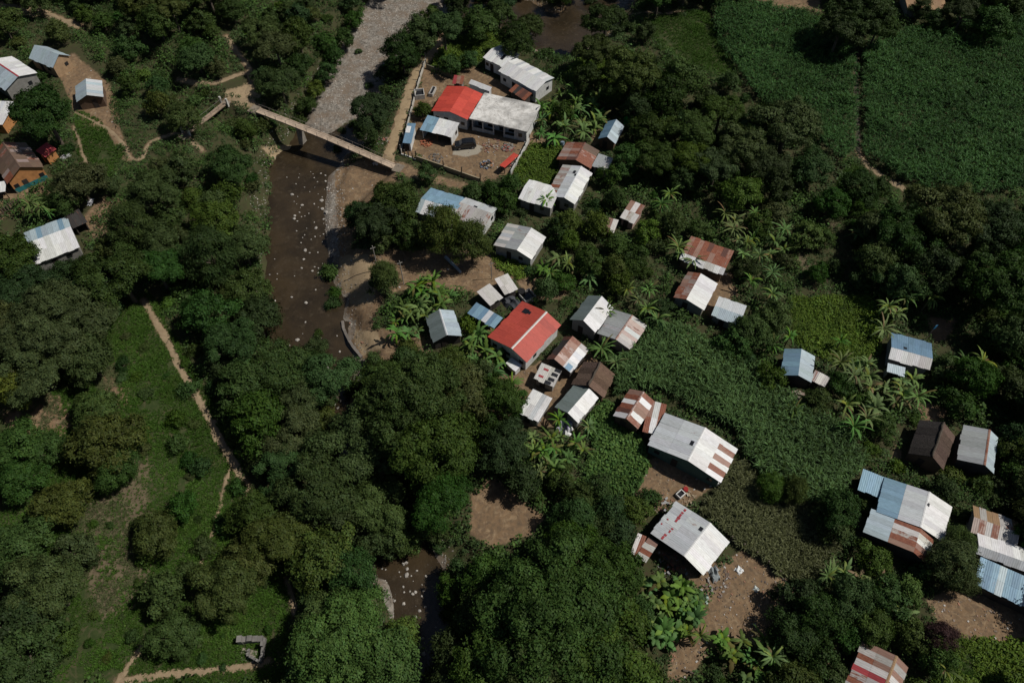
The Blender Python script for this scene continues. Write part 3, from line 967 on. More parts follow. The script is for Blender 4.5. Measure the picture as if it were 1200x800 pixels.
H('thatched_house', 'brown thatched house between the torn rust roof and the cornfield', 'house', [(683, 424.5), (671.5, 449.5), (706, 466.5), (722, 438)], ['u', 'n'], 'wood', 2.2, 1.6, .5, roofmat='thatch', lm='the brown thatched house', windows=0, thick=.16)
H('house', 'tin gable house with one dark grey-green and one brilliant white slope below the thatch', 'house', [(672.7, 449.5), (649.5, 480), (678, 492), (704, 466)], ['g', 'w'], 'block', 2.3, .9, .55, lm='the brilliant white-sloped house', windows=0)
H('shed', 'flat white ribbed shed roof on the dirt path south of the black-panelled shed', 'shed', [(603, 483), (627, 491), (650.5, 470), (629.5, 456)], ['*wwz'], 'block', 2.2, .4, kind='m', windows=0)
H('house', 'tall gable house with a dazzling white slope north of the cornfield', 'house', [(688.5, 347.5), (668.8, 374), (697, 389.8), (719.8, 359.5)], ['g', 'w'], 'block', 2.7, 1.5, .5, lm='the tall white gable house', windows=0)
H('house', 'faded house with streaky pink-rust slope joined to the tall white gable house', 'house', [(719.5, 362.5), (699.5, 390.5), (739, 409.5), (757.5, 381.5)], ['y', '*mffzfm'], 'pink', 2.3, .8, .55, windows=0, ridge='f')
H('house', 'reddish brown ribbed tin house with a low white front strip among banana plants', 'house', [(799, 305), (849, 323), (858, 294), (807.5, 275.5)], ['wwow', '*tdttdt'], 'wood', 2.3, .5, .2, lm='the reddish brown ribbed house', windows=0)
H('house', 'house with a rust-spotted western slope and wide whitish eastern slope', 'house', [(807.5, 315.5), (791, 345.5), (823, 366), (840, 335.5)], ['*tft|f', 'w'], 'block', 2.3, .8, .4, lm='the rust-spotted house', windows=0)
H('shed', 'pale blue-white tin shed half under the tree below the rust-spotted house', 'shed', [(832.5, 369), (863, 380), (878, 359.5), (844, 347.5)], ['p', 'z'], 'block', 2.2, .5, .4, windows=0)

# --- south and east
H('house', 'small rust-and-white banded gable house heading the long white tin house', 'house', [(740, 455.5), (717, 486.5), (749.5, 503), (766, 471)], ['*tdw', '*twt'], 'wood', 2.3, 1.1, .5, lm='the rust and white banded house', ridge='f', windows=0)
H('lean_to', 'rusty lean-to filling the gap between the banded house and the long white house', 'lean-to', [(748.5, 503), (763.5, 508.5), (790.5, 475.5), (766, 470.5)], ['*twtt'], 'wood', 2.2, .1, kind='m', windows=0, door=False)
H('long_house', 'long white tin house with red and white squares along its eastern eave', 'house', [(779, 484.5), (758.3, 521.5), (845, 564.5), (864.5, 525)], ['z', '*wtwt|w'], 'green', 2.6, 1.3, .54, lm='the long white tin house', patches=[(810, 521, .8, .5, 'k')], windows=2, ridge='w')
H('house', 'white tin house with rust flecks beside the bare rubbish-strewn yard', 'house', [(791, 588.8), (760.3, 627), (826.3, 671), (856.3, 633)], ['z|z', 'w'], 'dark', 2.6, 1.1, .62, lm='the rust-flecked white house', open_='front', patches=[(820.5, 621, .6, .5, 'k'), (793, 609, .5, .3, 'R'), (795.5, 606, .35, .45, 'R'), (797.5, 603, .5, .3, 'R'), (800, 600, .3, .35, 'R'), (803, 597, .35, .3, 'R'), (777, 629, .55, .3, 'R'), (780, 626, .3, .4, 'R'), (785, 622, .4, .25, 'R'), (788, 619, .25, .3, 'R'), (776, 612, .25, .2, 'R'), (783, 607, .2, .25, 'R')], ridge='w')
H('hut', 'tiny rusty orange roofed hut stuck to the rust-flecked white house', 'hut', [(760.8, 628), (746.5, 651), (756, 660), (771.5, 637.5)], ['*to'], 'wood', 2.0, .3, kind='m', windows=0)
H('lean_to', 'dark brown tin lean-to beside the tiny rusty orange hut', 'lean-to', [(737, 645.5), (746.3, 651.5), (760.2, 628.5), (750, 626)], ['?dxo'], 'wood', 1.8, .3, kind='m', windows=0, door=False)
H('house', 'small blue gable house standing above the eastern edge of the near cornfield', 'house', [(918.5, 407.5), (917, 437), (949.5, 450.5), (955.5, 418.5)], ['b', 'p'], 'dark', 2.3, 1.0, .5, lm='the small blue gable house', windows=0)
H('hut', 'crumbling pinkish hut at the side of the small blue gable house', 'hut', [(951, 446), (965, 451), (974, 444), (954.5, 431.5)], ['?fmo'], 'pink', 1.9, .3, kind='m', windows=0)
H('house', 'steel blue tin house with a whitish front strip, alone in the eastern trees', 'house', [(1034.5, 419), (1086, 432), (1095, 404), (1051.5, 390.5)], ['wwo', 'B'], 'block', 2.4, .8, .32, lm='the steel blue eastern house', patches=[(1060, 409, .5, .5, 'k')], windows=0)
H('porch', 'small white porch roof hanging off the steel blue eastern house', 'porch', [(1039.5, 436), (1059.5, 440), (1061, 431), (1040.5, 424.5)], ['p'], 'block', 2.0, .2, kind='m', open_='front')
H('thatched_house', 'dark thatched house between the eastern trees and a grey tin house', 'house', [(1077, 492), (1065.5, 534.5), (1105, 547), (1120.5, 511)], ['x', 'u'], 'wood', 2.2, 1.8, .52, roofmat='thatch', lm='the dark thatched house', windows=0, thick=.16)
H('house', 'grey tin gable house with a red ridge line right of the dark thatch', 'house', [(1127.5, 498.5), (1123, 537), (1162.8, 555), (1170.5, 512)], ['y', 'p'], 'dark', 2.6, 1.1, .66, ridge='t', lm='the red-ridged grey house', windows=0)
H('shed', 'small blue shed at the corner of the big white eastern homestead', 'shed', [(1006, 573), (1029.5, 583), (1037, 559), (1011.5, 549)], ['bbbw'], 'dark', 2.3, .2, kind='m', windows=0)
H('house', 'big eastern homestead with blue strip, grey slope and dazzling white slope side by side', 'house', [(1037, 562.5), (1025.7, 601.5), (1106, 632), (1116, 590)], ['b|z', 'w'], 'block', 2.8, 1.1, .62, lm='the big white eastern homestead', patches=[(1084.5, 592, .5, .7, 'k')], windows=0, ridge='w')
H('house', 'front house with red and white striped tin joined to the big eastern homestead', 'house', [(1020.5, 600), (1010, 629.5), (1088, 653), (1095, 627)], ['p|*tomt', '*towt'], 'dark', 2.5, 1.1, .74, lm='the red striped front house', windows=0)
H('shed', 'rust-stained low tin shed at the eastern photo edge', 'shed', [(1141, 624.5), (1191, 641), (1193, 611.5), (1137.5, 590.5)], ['?mmf', '?mfh'], 'block', 2.3, .6, .5, windows=0, lm='the rust-stained eastern shed')
H('house', 'white roofed house below the rust-stained shed, running out of the photo', 'house', [(1143, 648), (1225, 678), (1228, 652), (1146, 624.5)], ['z', 'w'], 'block', 2.6, .7, .3, windows=0)
H('long_shed', 'long blue ribbed tin shed in front of the white roofed eastern house', 'shed', [(1136, 680), (1222, 722), (1228, 685), (1155, 656)], ['*bBbp'], 'dark', 2.4, .6, kind='m', windows=0, lm='the long blue ribbed shed')
H('house', 'red and white striped tin house with an orange ridge at the bottom edge', 'house', [(1009, 750), (984, 824), (1043, 834), (1067, 782)], ['*tmtoRm', '*tmto'], 'block', 2.5, 1.2, .66, ridge='h', lm='the striped southern house', windows=0)
H('house', 'tan ribbed roof beyond the far cornfield at the top edge', 'house', [(1060, 10), (1106, 12), (1108, -10), (1062, -12)], ['h'], 'block', 2.4, .8, kind='m', windows=0, lm='the tan roof beyond corn')


# ------------------------------------------------------------------ bridges, walls, fences
def footbridge(name, label, p0, p1, width, dz0, dz1, endposts, pier=None, lm=None, col=(.36, .27, .19)):
    a = at(*p0); b = at(*p1)
    a.z = float(hgt(a.x, a.y)) + dz0; b.z = float(hgt(b.x, b.y)) + dz1
    a = Vector((*plane(p0[0], p0[1], a.z), a.z)); b = Vector((*plane(p1[0], p1[1], b.z), b.z))
    d = b - a; ln = Vector((d.x, d.y, 0)).length
    root = empty(name, (a.x, a.y, a.z), math.atan2(d.y, d.x))
    tag(root, label, 'bridge')
    n = 14
    mb = MB()
    top = lambda x: (b.z - a.z) * x / ln + .35 * math.sin(math.pi * x / ln) * (1 if ln > 20 else -.3)
    for i in range(n):
        xa, xb = ln * i / n, ln * (i + 1) / n - .03
        j = random.uniform(.9, 1.05)
        mb.hexa([(xa, -width / 2, top(xa) - .17), (xb, -width / 2, top(xb) - .17), (xb, width / 2, top(xb) - .17), (xa, width / 2, top(xa) - .17)],
                [(xa, -width / 2, top(xa)), (xb, -width / 2, top(xb)), (xb, width / 2, top(xb)), (xa, width / 2, top(xa))], (col[0] * j, col[1] * j, col[2] * j, 0))
    mb.build('deck', M['concrete'], root)
    for s in (-1, 1):
        k = MB()
        for i in range(n):
            xa, xb = ln * i / n, ln * (i + 1) / n - .03
            yy = s * (width / 2 - .09)
            k.hexa([(xa, yy - .07, top(xa) + .003), (xb, yy - .07, top(xb) + .003), (xb, yy + .07, top(xb) + .003), (xa, yy + .07, top(xa) + .003)],
                   [(xa, yy - .07, top(xa) + .07), (xb, yy - .07, top(xb) + .07), (xb, yy + .07, top(xb) + .07), (xa, yy + .07, top(xa) + .07)], (col[0] * 1.1, col[1] * 1.1, col[2] * 1.1, 0))
        k.build('kerb', M['concrete'], root)
    if pier is not None:
        for x in pier:
            k = MB(); w = width * .9
            h = 4.2
            k.hexa([(x - .4, -w * .6, top(x) - h), (x + .4, -w * .6, top(x) - h), (x + .4, w * .6, top(x) - h), (x - .4, w * .6, top(x) - h)],
                   [(x - .2, -w / 2, top(x) - .175), (x + .2, -w / 2, top(x) - .175), (x + .2, w / 2, top(x) - .175), (x - .2, w / 2, top(x) - .175)], (.30, .27, .23, 0))
            k.build('pier', M['concrete'], root)
    for s in (-1, 1):
        k = MB()
        m = max(4, round(ln / 2.4))
        yy = s * (width / 2 - .04)
        for i in range(m + 1):
            x = ln * i / m
            k.box((x, yy, top(x) + .45), (.06, .06, .9), (.22, .19, .16))
        for i in range(m):
            xa, xb = ln * i / m, ln * (i + 1) / m
            k.tube([(xa, yy, top(xa) + .9), (xb, yy, top(xb) + .9)], .025, 5, (.25, .22, .19, 0))
        k.build('railing', M['concrete'], root)
    for x, sg in ((-.9, -1), (ln + .9, 1)):
        k = MB(); xe = 0 if sg < 0 else ln
        k.box((x, 0, top(xe) - 1.25), (1.79, width * 1.5, 2.4), (.24, .20, .155)); k.build('abutment', M['concrete'], root)
    if endposts:
        for x in (0, ln):
            for s in (-1, 1):
                k = MB(); k.box((x, s * (width / 2 + .25), top(x) + .35), (.35, .35, 1.9), (.6, .58, .53)); k.build('end_post', M['concrete'], root)
    if lm: LANDMARKS.append((lm, ((p0[0] + p1[0]) / 2, (p0[1] + p1[1]) / 2)))


footbridge('footbridge', 'long straight concrete footbridge crossing the brown river on one pier', (302, 129), (462, 195), 1.5, .75, .2, False, [9.5], 'the long footbridge', (.46, .36, .27))
footbridge('footbridge', 'short narrow footbridge with white end posts over a wooded gully', (218, 156), (263, 121), 1.1, .45, .45, True, None, 'the short gully footbridge', (.33, .25, .18))


def wall_run(name, label, cat, pts, h, post_h, step, col, postcol, thick=.2, mat='concrete', group=None, dzs=0.0):
    P = [at(*p) for p in pts]
    o = P[0].copy()
    root = empty(name, o)
    tag(root, label, cat, group)
    mb = MB(); posts = []
    for a, b in zip(P[:-1], P[1:]):
        d = b - a; d.z = 0; ln = d.length; d.normalize(); nn = max(1, round(ln / step))
        nrm = Vector((-d.y, d.x, 0)) * thick / 2
        for i in range(nn):
            p = a.lerp(b, i / nn); q = a.lerp(b, (i + 1) / nn)
            zp, zq = float(hgt(p.x, p.y)) - o.z, float(hgt(q.x, q.y)) - o.z
            p = p - o; q = q - o
            j = random.uniform(.85, 1.1); c = (col[0] * j, col[1] * j, col[2] * j, 0)
            if h > 0:
                hh = h * random.uniform(.93, 1.04)
                mb.hexa([(p.x - nrm.x, p.y - nrm.y, zp - .6), (q.x - nrm.x, q.y - nrm.y, zq - .6), (q.x + nrm.x, q.y + nrm.y, zq - .6), (p.x + nrm.x, p.y + nrm.y, zp - .6)],
                        [(p.x - nrm.x, p.y - nrm.y, zp + hh), (q.x - nrm.x, q.y - nrm.y, zq + hh), (q.x + nrm.x, q.y + nrm.y, zq + hh), (p.x + nrm.x, p.y + nrm.y, zp + hh)], c)
            posts.append((p.x, p.y, zp))
    p = P[-1] - o; posts.append((p.x, p.y, float(hgt(P[-1].x, P[-1].y)) - o.z))
    if mb.v: mb.build('wall_base', M[mat], root)
    if post_h > 0:
        for x, y, z in posts:
            k = MB(); k.box((x, y, z + post_h / 2 - .25), (.17, .17, post_h + .5), postcol); k.build('post', M['concrete'], root)
    return root


wall_run('perimeter_wall', 'low pale wall with posts between the dirt road and the compound', 'wall', [(499, 72), (489, 105), (480, 140), (470, 180)], .8, 2.2, 3.2, (.50, .47, .41), (.30, .28, .25))
wall_run('perimeter_wall', 'low tan wall with dark posts along the near edge of the compound yard', 'wall', [(488, 188), (520, 199), (563, 214)], 1.1, 2.3, 4.2, (.33, .28, .19), (.05, .045, .04))
wall_run('perimeter_wall', 'dark moss-stained wall along the far edge of the compound yard', 'wall', [(500, 80), (530, 92)], 1.0, 2.0, 3.0, (.16, .15, .11), (.14, .13, .11))
wall_run('perimeter_wall', 'white-topped wall separating the compound yard from the grass strip', 'wall', [(598, 206), (610, 185), (620, 166)], 1.0, 2.0, 3.2, (.52, .51, .48), (.45, .44, .42))
wall_run('fence', 'thin white picket fence at the road corner of the compound', 'fence', [(470, 181), (479, 184), (488, 188)], .25, 1.5, 1.0, (.58, .57, .54), (.10, .09, .08))
wall_run('retaining_wall', 'rough stone retaining wall curving along the river below the sand patch', 'wall', [(402, 378), (403, 386), (406, 393), (410, 401), (415, 409), (424, 420)], .55, 0, .7, (.19, .17, .15), (0, 0, 0), .45, 'stone')
wall_run('fence', 'grey stick fence along the yard in front of the brown tiled house', 'fence', [(-4, 262), (6, 252), (14, 246), (26, 240)], 0, 1.5, .5, (0, 0, 0), (.13, .095, .075))
wall_run('fence', 'weathered pole fence along the corn side of the rubbish-strewn yard', 'fence', [(856, 632), (885, 650), (912, 672), (932, 692)], .12, 1.3, 2.0, (.14, .12, .10), (.15, .12, .10))
LANDMARKS += [('the river retaining wall', (411, 398)), ('the gravel bar', (425, 85)), ('the round dirt patch', (588, 602)),
              ('the rubbish-strewn yard', (885, 690)), ('the near cornfield', (860, 470)), ('the far eastern cornfield', (1110, 130)),
              ('the far western cornfield', (930, 80)), ('the corn dividing path', (1004, 150)), ('the dry weedy plot', (915, 630)),
              ('the open grassy slope', (190, 470)), ('the hillside footpath', (238, 476)), ('the lower river pool', (492, 700)),
              ('the sand patch by the river', (418, 330)), ('the river bend', (345, 360)), ('the bright top meadow', (805, 45)),
              ('the bottom left corner', (0, 800)), ('the bottom right corner', (1200, 800)), ('the top left corner', (0, 0)), ('the top right corner', (1200, 0)),
              ('the river rapids', (350, 230)), ('the dirt road', (478, 115)), ('the dry hillside patch', (130, 630))]


def ruin():
    c = at(293, 767)
    root = empty('stone_ruin', c, R(-12))
    tag(root, 'roofless grey stone ruin of three broken walls at the foot of the slope', 'ruin')
    LANDMARKS.append(('the stone ruin', (293, 767)))
    def seg(a, b, h, w):
        k = MB(); n = 5
        for i in range(n):
            p = Vector(a).lerp(Vector(b), i / n); q = Vector(a).lerp(Vector(b), (i + 1) / n)
            hh = h * random.uniform(.45, 1.15); m = (p + q) / 2
            j = random.uniform(.8, 1.15)
            k.box((m.x, m.y, hh / 2 - .3), ((q - p).length + .01, w * random.uniform(.9, 1.1), hh + .6), (.21 * j, .20 * j, .185 * j, 0), math.atan2(q.y - p.y, q.x - p.x))
        k.build('wall', M['stone'], root)
    seg((-1.9, 1.2), (1.0, 2.1), 1.5, .75)
    seg((1.2, 2.2), (1.9, -.6), 1.5, .3)
    seg((.0, -.2), (1.7, -.6), 1.1, .3)
    seg((-.3, .6), (.0, -.3), .8, .25)
    k = MB(); k.box((-.2, -.1, -.05), (2.0, 1.4, .3), (.28, .24, .2, 0)); k.build('floor_slab', M['stone'], root)
ruin()


# ------------------------------------------------------------------ the car
def car():
    c = at(545.5, 168.5, .8); c.z = float(hgt(c.x, c.y))
    root = empty('parked_car', c, R(8))
    tag(root, 'black sport utility car parked on a pale concrete pad in the compound yard', 'car')
    BLK = (.012, .013, .015, 0)
    prof = [(-2.1, .45), (-2.15, .8), (-2.0, 1.0), (-1.2, 1.05), (-.65, 1.55), (.0, 1.68), (1.5, 1.66), (2.0, 1.1), (2.1, .75), (2.05, .42)]
    b = MB()
    nl = [(-.86, .94), (-.78, 1.0), (.78, 1.0), (.86, .94)]
    vs = []
    for y, k in nl:
        for x, z in prof:
            vs.append((x * k, y * (.84 if z > 1.2 else 1), z if z < 1.2 else 1.2 + (z - 1.2) * k))
    n = len(prof)
    fs = [tuple(range(n - 1, -1, -1)), tuple(3 * n + i for i in range(n))]
    for j in range(3):
        for i in range(n): fs.append((j * n + i, j * n + (i + 1) % n, (j + 1) * n + (i + 1) % n, (j + 1) * n + i))
    b.add(vs, fs, BLK)
    b.build('body', M['dark_gloss'], root)
    for nm, pts in (('windscreen', [(-1.14, -.62, 1.12), (-1.14, .62, 1.12), (-.68, .58, 1.545), (-.68, -.58, 1.545)]), ('rear_window', [(1.97, .6, 1.15), (1.97, -.6, 1.15), (1.58, -.56, 1.58), (1.58, .56, 1.58)])):
        k = MB(); k.add([(x + (-.012 if x < 0 else .012), y, z + .012) for x, y, z in pts], [(3, 2, 1, 0)], (.03, .035, .04, 0)); k.build(nm, M['dark_gloss'], root)
    for s in (-1, 1):
        k = MB(); k.box((.45, s * .80, 1.36), (1.9, .03, .34), (.03, .035, .04, 0)); k.build('side_window', M['dark_gloss'], root)
        k = MB(); k.box((-2.08, s * .6, .78), (.1, .32, .14), (.7, .7, .68, 0)); k.build('headlight', M['dark_gloss'], root)
        for x in (-1.3, 1.3):
            k = MB()
            k.tube([(x, s * .72, .36), (x, s * .92, .36)], .36, 14, (.02, .02, .02, 0))
            w = k.build('wheel', M['rubber'], root)
            k = MB(); k.tube([(x, s * .91, .36), (x, s * .935, .36)], .2, 10, (.3, .3, .3, 0)); k.build('rim', M['dark_gloss'], w)
    LANDMARKS.append(('the parked black car', (545, 168)))
car()


# ------------------------------------------------------------------ small yard things
def wash_tank(px, py, label, rz, col=(.5, .49, .46), size=(1.8, 1.1, .9), dark=True, name='wash_tank'):
    c = at(px, py)
    root = empty(name, c, R(rz)); tag(root, label, 'tank')
    x, y, z = size
    k = MB()
    for s in (-1, 1):
        k.box((s * (x / 2 - .06), 0, z / 2 - .1), (.12, y, z + .2), col); k.box((0, s * (y / 2 - .06), z / 2 - .1), (x - .24, .12, z + .2), col)
    k.build('basin', M['concrete'], root)
    k = MB(); k.box((0, 0, z * .35), (x - .24, y - .24, z * .5), (.02, .02, .022) if dark else col); k.build('water_surface' if dark else 'slab', M['dark_gloss'], root)


wash_tank(492, 113, 'square white concrete tank with a black opening beside the road wall', 10, (.55, .54, .51), (2.0, 2.2, 1.1))
wash_tank(507, 109, 'oblong pale slab trough just inside the road wall', 75, (.5, .48, .45), (2.6, .9, .7))
wash_tank(618, 350, 'grey concrete water tank behind the big red house', 35, (.42, .41, .39), (2.2, 2.0, 1.1))
wash_tank(797, 580, 'white wash basin standing in the yard below the long white tin house', 40, (.68, .67, .64), (1.2, .9, .6))
wash_tank(838, 567, 'small white basin at the eastern corner of the long white tin house', 10, (.7, .7, .68), (.7, .7, .8))


def barrel(px, py, label, r, h, col, dz=0.0):
    c = at(px, py)
    root = empty('barrel', c); tag(root, label, 'barrel')
    k = MB(); k.tube([(0, 0, -.05), (0, 0, h * .33), (0, 0, h * .36), (0, 0, h * .66), (0, 0, h * .69), (0, 0, h)], [r, r * 1.04, r, r * 1.04, r, r], 14, (*col, 0)); k.build('drum', M['cloth'], root)
    k = MB(); k.tube([(0, 0, h + .002), (0, 0, h + .04)], [r * 1.02, r * .96], 14, (col[0] * .6, col[1] * .6, col[2] * .6, 0)); k.build('lid', M['cloth'], root)


barrel(611, 346, 'black plastic water barrel by the grey tank', .65, 1.2, (.02, .02, .022))
barrel(659, 171, 'pale blue drum at the corner of the rusty brown gable house', .4, .9, (.30, .38, .50))
barrel(803, 574, 'small red tub beside the white wash basin', .35, .5, (.5, .03, .03))


def pole(px, py, h, r, label, col=(.20, .17, .14), top=None):
    c = at(px, py)
    root = empty('pole', c); tag(root, label, 'pole')
    k = MB(); k.tube([(0, 0, -.4), (.03, 0, h * .5), (0, .03, h)], [r, r * .85, r * .7], 8, (*col, 0)); k.build('shaft', M['wood'], root)
    k = MB(); k.box((0, 0, h - .5) if top is None else (.1, 0, h - .5), (.9, .08, .1) if top is None else (.5, .06, .9), (*(top or col), 0), .4); k.build('crossbar' if top is None else 'rag', M['cloth'] if top else M['wood'], root)


pole(443, 318, 6.5, .10, 'slim pale utility pole at the top of the sand patch', (.36, .33, .29))
pole(473, 333, 6.0, .10, 'slim pale utility pole standing by the banana grove above the river', (.36, .33, .29))
pole(576, 327, 4.5, .07, 'thin post beside the pair of pinkish white sheds', (.30, .28, .25))
pole(1084, 398, 4.0, .07, 'thin post with a blue rag beside the steel blue eastern house', (.24, .2, .17), (.03, .18, .35))


def clothes_line(p0, p1, label, cols):
    a_, b_ = at(*p0), at(*p1)
    root = empty('clothes_line', a_); tag(root, label, 'washing line')
    e = b_ - a_
    for q in (Vector((0, 0, 0)), e):
        k = MB(); k.tube([(q.x, q.y, q.z - .3), (q.x, q.y, q.z + 1.9)], .04, 6, (.2, .15, .1, 0)); k.build('post', M['wood'], root)
    k = MB(); k.tube([(0, 0, 1.85), tuple(e * .5 + Vector((0, 0, 1.7))), tuple(e + Vector((0, 0, 1.85)))], .012, 4, (.3, .3, .3, 0)); k.build('cord', M['wood'], root)
    dn = Vector((e.x, e.y, 0)).normalized()
    for i, col in enumerate(cols):
        c = e * ((i + .7) / (len(cols) + .4)); c.z += 1.72
        nrm = Vector((-dn.y, dn.x, 0))
        vs, fs = [], []
        hw = .32
        for j in range(4):
            for ii in range(5):
                x = (ii / 4 - .5) * 2 * hw
                q = c + dn * x + nrm * (.06 * math.sin(ii * 2 + j + i) * j / 2 + .12 * j) + Vector((0, 0, -.26 * j))
                vs.append(tuple(q))
        n0 = len(vs)
        vs += [tuple(Vector(q) + nrm * .012) for q in vs]
        for j in range(3):
            for ii in range(4):
                f = (j * 5 + ii, j * 5 + ii + 1, (j + 1) * 5 + ii + 1, (j + 1) * 5 + ii)
                fs += [f, tuple(n0 + t for t in f[::-1])]
        k = MB(); k.add(vs, fs, (*col, 0)); k.build('garment', M['cloth'], root)


clothes_line((824, 321), (850, 329), 'washing line of white, pink and blue clothes before the reddish brown ribbed house', [(.7, .7, .7), (.6, .15, .2), (.7, .68, .66), (.1, .15, .5), (.65, .3, .35), (.7, .7, .72)])


def cloth_heap(name, px, py, label, cat, w, d, h, cols, seed):
    rng = random.Random(seed)
    c = at(px, py)
    n = 9
    vs, fs, cc = [], [], []
    for j in range(n):
        for i in range(n):
            x, y = (i / (n - 1) - .5), (j / (n - 1) - .5)
            e = 1 - max(abs(x), abs(y)) * 2
            z = .03 + h * (min(1, e * 2.2)) * (.55 + .6 * float(vnoise(x * 5 + seed, y * 5, seed)))
            vs.append((x * w * (1 + .25 * rng.uniform(-1, 1)), y * d * (1 + .25 * rng.uniform(-1, 1)), max(.03, z)))
            cc.append((*cols[0 if float(vnoise(x * 4 + 9, y * 4, seed + 3)) > -.15 else min(1, len(cols) - 1)], 0))
    for j in range(n - 1):
        for i in range(n - 1): fs.append((j * n + i, j * n + i + 1, (j + 1) * n + i + 1, (j + 1) * n + i))
    me_ = bpy.data.meshes.new(name); me_.from_pydata(vs, [], fs)
    a = me_.attributes.new('tint', 'FLOAT_COLOR', 'POINT'); a.data.foreach_set('color', np.array(cc, dtype=np.float32).ravel())
    o = link(name, me_, M['cloth'], None, c)
    o.rotation_euler = (0, 0, rng.uniform(0, 6))
    tag(o, label, cat)
    return o


cloth_heap('tarp', 661, 499, 'crumpled white and violet tarp heaped among banana plants', 'tarp', 3.0, 2.6, 1.6, [(.72, .72, .72), (.18, .16, .30)], 3)
cloth_heap('tarp', 737, 142, 'bright green tarp beside the small slate blue gable house', 'tarp', 2.4, 2.0, 1.2, [(.03, .45, .08)], 5)
cloth_heap('tarp', 600, 355, 'dark grey tarp strung between the two pinkish sheds and the big red house', 'tarp', 3.4, 2.6, 1.4, [(.06, .065, .075)], 6)
cloth_heap('tarp', 837, 672, 'grey plastic sheet trailing from the corner of the rust-flecked house', 'tarp', 1.2, 2.0, .8, [(.25, .28, .29)], 8)
cloth_heap('tarp', 824, 703, 'pale green plastic sheet at the edge of the banana clump', 'tarp', 1.2, 1.6, .5, [(.33, .42, .38)], 9)
cloth_heap('plastic_bag', 440, 192, 'white sack with a dark bundle on the sand under the footbridge', 'bag', .9, .9, .7, [(.6, .6, .62), (.04, .04, .05)], 11)
cloth_heap('plastic_bag', 866, 668, 'largest white plastic bag lying in the rubbish-strewn yard', 'bag', 1.0, .9, .35, [(.7, .72, .72)], 12)
cloth_heap('plastic_bag', 886, 690, 'pale bag lying in the middle of the rubbish-strewn yard', 'bag', .7, .7, .3, [(.6, .65, .62)], 13)
cloth_heap('plastic_bag', 929, 746, 'white bag at the shaded eastern end of the rubbish-strewn yard', 'bag', .7, .6, .3, [(.7, .7, .7)], 14)
cloth_heap('plastic_bag', 106, 237, 'white sack dropped in front of the tree above the bare western yard', 'bag', 1.6, .9, .6, [(.62, .62, .64)], 15)
cloth_heap('plastic_bag', 77, 184, 'heap of grey-white rubbish bags below the tiny dark red hut', 'bag', 1.8, 1.2, .6, [(.42, .42, .42), (.2, .2, .2)], 16)
cloth_heap('tarp', 1069, 17, 'white and blue plastic sheet by the tan roof beyond the far corn', 'tarp', 3, 2.2, 1.2, [(.6, .62, .68), (.2, .25, .4)], 17)


def log(px0, py0, px1, py1, r, label, col, name='log', cat='log', mat='bark'):
    a = at(px0, py0); b = at(px1, py1)
    a.z += r * .9; b.z += r * .9
    root = MB()
    root.tube([(0, 0, 0), tuple((b - a) * .5 + Vector((0, 0, .03))), tuple(b - a)], [r, r * .95, r * .85], 9, (*col, 0))
    o = root.build(name, M[mat]); o.location = a
    tag(o, label, cat)


log(522, 302, 540, 320, .28, 'silvery metal pipe lying below the feathery trees', (.34, .39, .43), 'pipe', 'pipe', 'cloth')
log(925, 696, 945, 700, .2, 'grey fallen log at the east corner of the rubbish-strewn yard', (.16, .13, .11))
log(800, 785, 815, 789, .15, 'dark short log on the earth between the two southern banana clumps', (.12, .09, .07))
log(632, 60, 640, 70, .25, 'bare pale log on the river bank behind the long white building', (.4, .36, .31))
log(838, 333, 832, 348, .1, 'pale bamboo pole lying beside the yard of the rust-spotted house', (.42, .38, .3))


def heap(name, label, cat, px, py, rad, n, size, cols, seed, kind=None, hgtm=.5):
    rng = random.Random(seed)
    c = at(px, py)
    mb = MB()
    for i in range(n):
        r_ = rad * math.sqrt(rng.random()); th = rng.uniform(0, 6.28)
        x, y = r_ * math.cos(th), r_ * math.sin(th)
        s = size * rng.uniform(.3, .9)
        z = float(hgt(c.x + x, c.y + y)) - c.z
        mb.box((x, y, z + s * .2 + rng.random() * hgtm * (1 - r_ / rad)), (s * rng.uniform(.8, 2.2), s, s * .5), (*[q * .72 for q in rng.choice(cols)], 0), rng.uniform(0, 3))
    if 'scatter' in label or 'strewn' in label or 'lining' in label or 'spilling' in label or 'verge' in label:
        kind, label, cat, name = 'stuff', None, None, 'rubble'
    o = mb.build(name, M['stone']); o.location = c
    tag(o, label, cat, None, kind)


heap('brick_pile', 'loose heap of orange bricks below the blue and white open shed', 'bricks', 499, 168, 1.3, 70, .3, [(.55, .19, .10), (.45, .15, .08)], 1)
heap('ash_heap', 'round grey ash heap in the compound yard', 'ash heap', 510, 186, 1.6, 60, .25, [(.2, .2, .2), (.3, .3, .29), (.1, .1, .1)], 2, None, .2)
heap('junk_pile', 'pile of mixed planks and orange scrap in the middle of the compound yard', 'junk pile', 571, 193, 1.3, 110, .4, [(.4, .2, .1), (.5, .45, .35), (.2, .25, .35), (.08, .07, .06), (.45, .4, .32)], 3, None, .8)
heap('junk_pile', 'scattered reddish rubble in front of the flat concrete building', 'rubble', 576, 171, 2.2, 60, .35, [(.35, .17, .12), (.3, .22, .17), (.45, .4, .35)], 4, None, .2)
heap('junk_pile', 'dark junk pile with red pieces at the eastern end of the compound yard', 'junk pile', 595, 173, 1.2, 120, .4, [(.4, .13, .1), (.12, .11, .1), (.3, .28, .25), (.42, .38, .32)], 5, None, .6)
heap('junk_pile', 'mixed junk lining the red shelter by the white-topped wall', 'junk pile', 606, 193, 1.4, 50, .35, [(.45, .42, .3), (.3, .3, .3), (.5, .2, .15)], 6, None, .4)
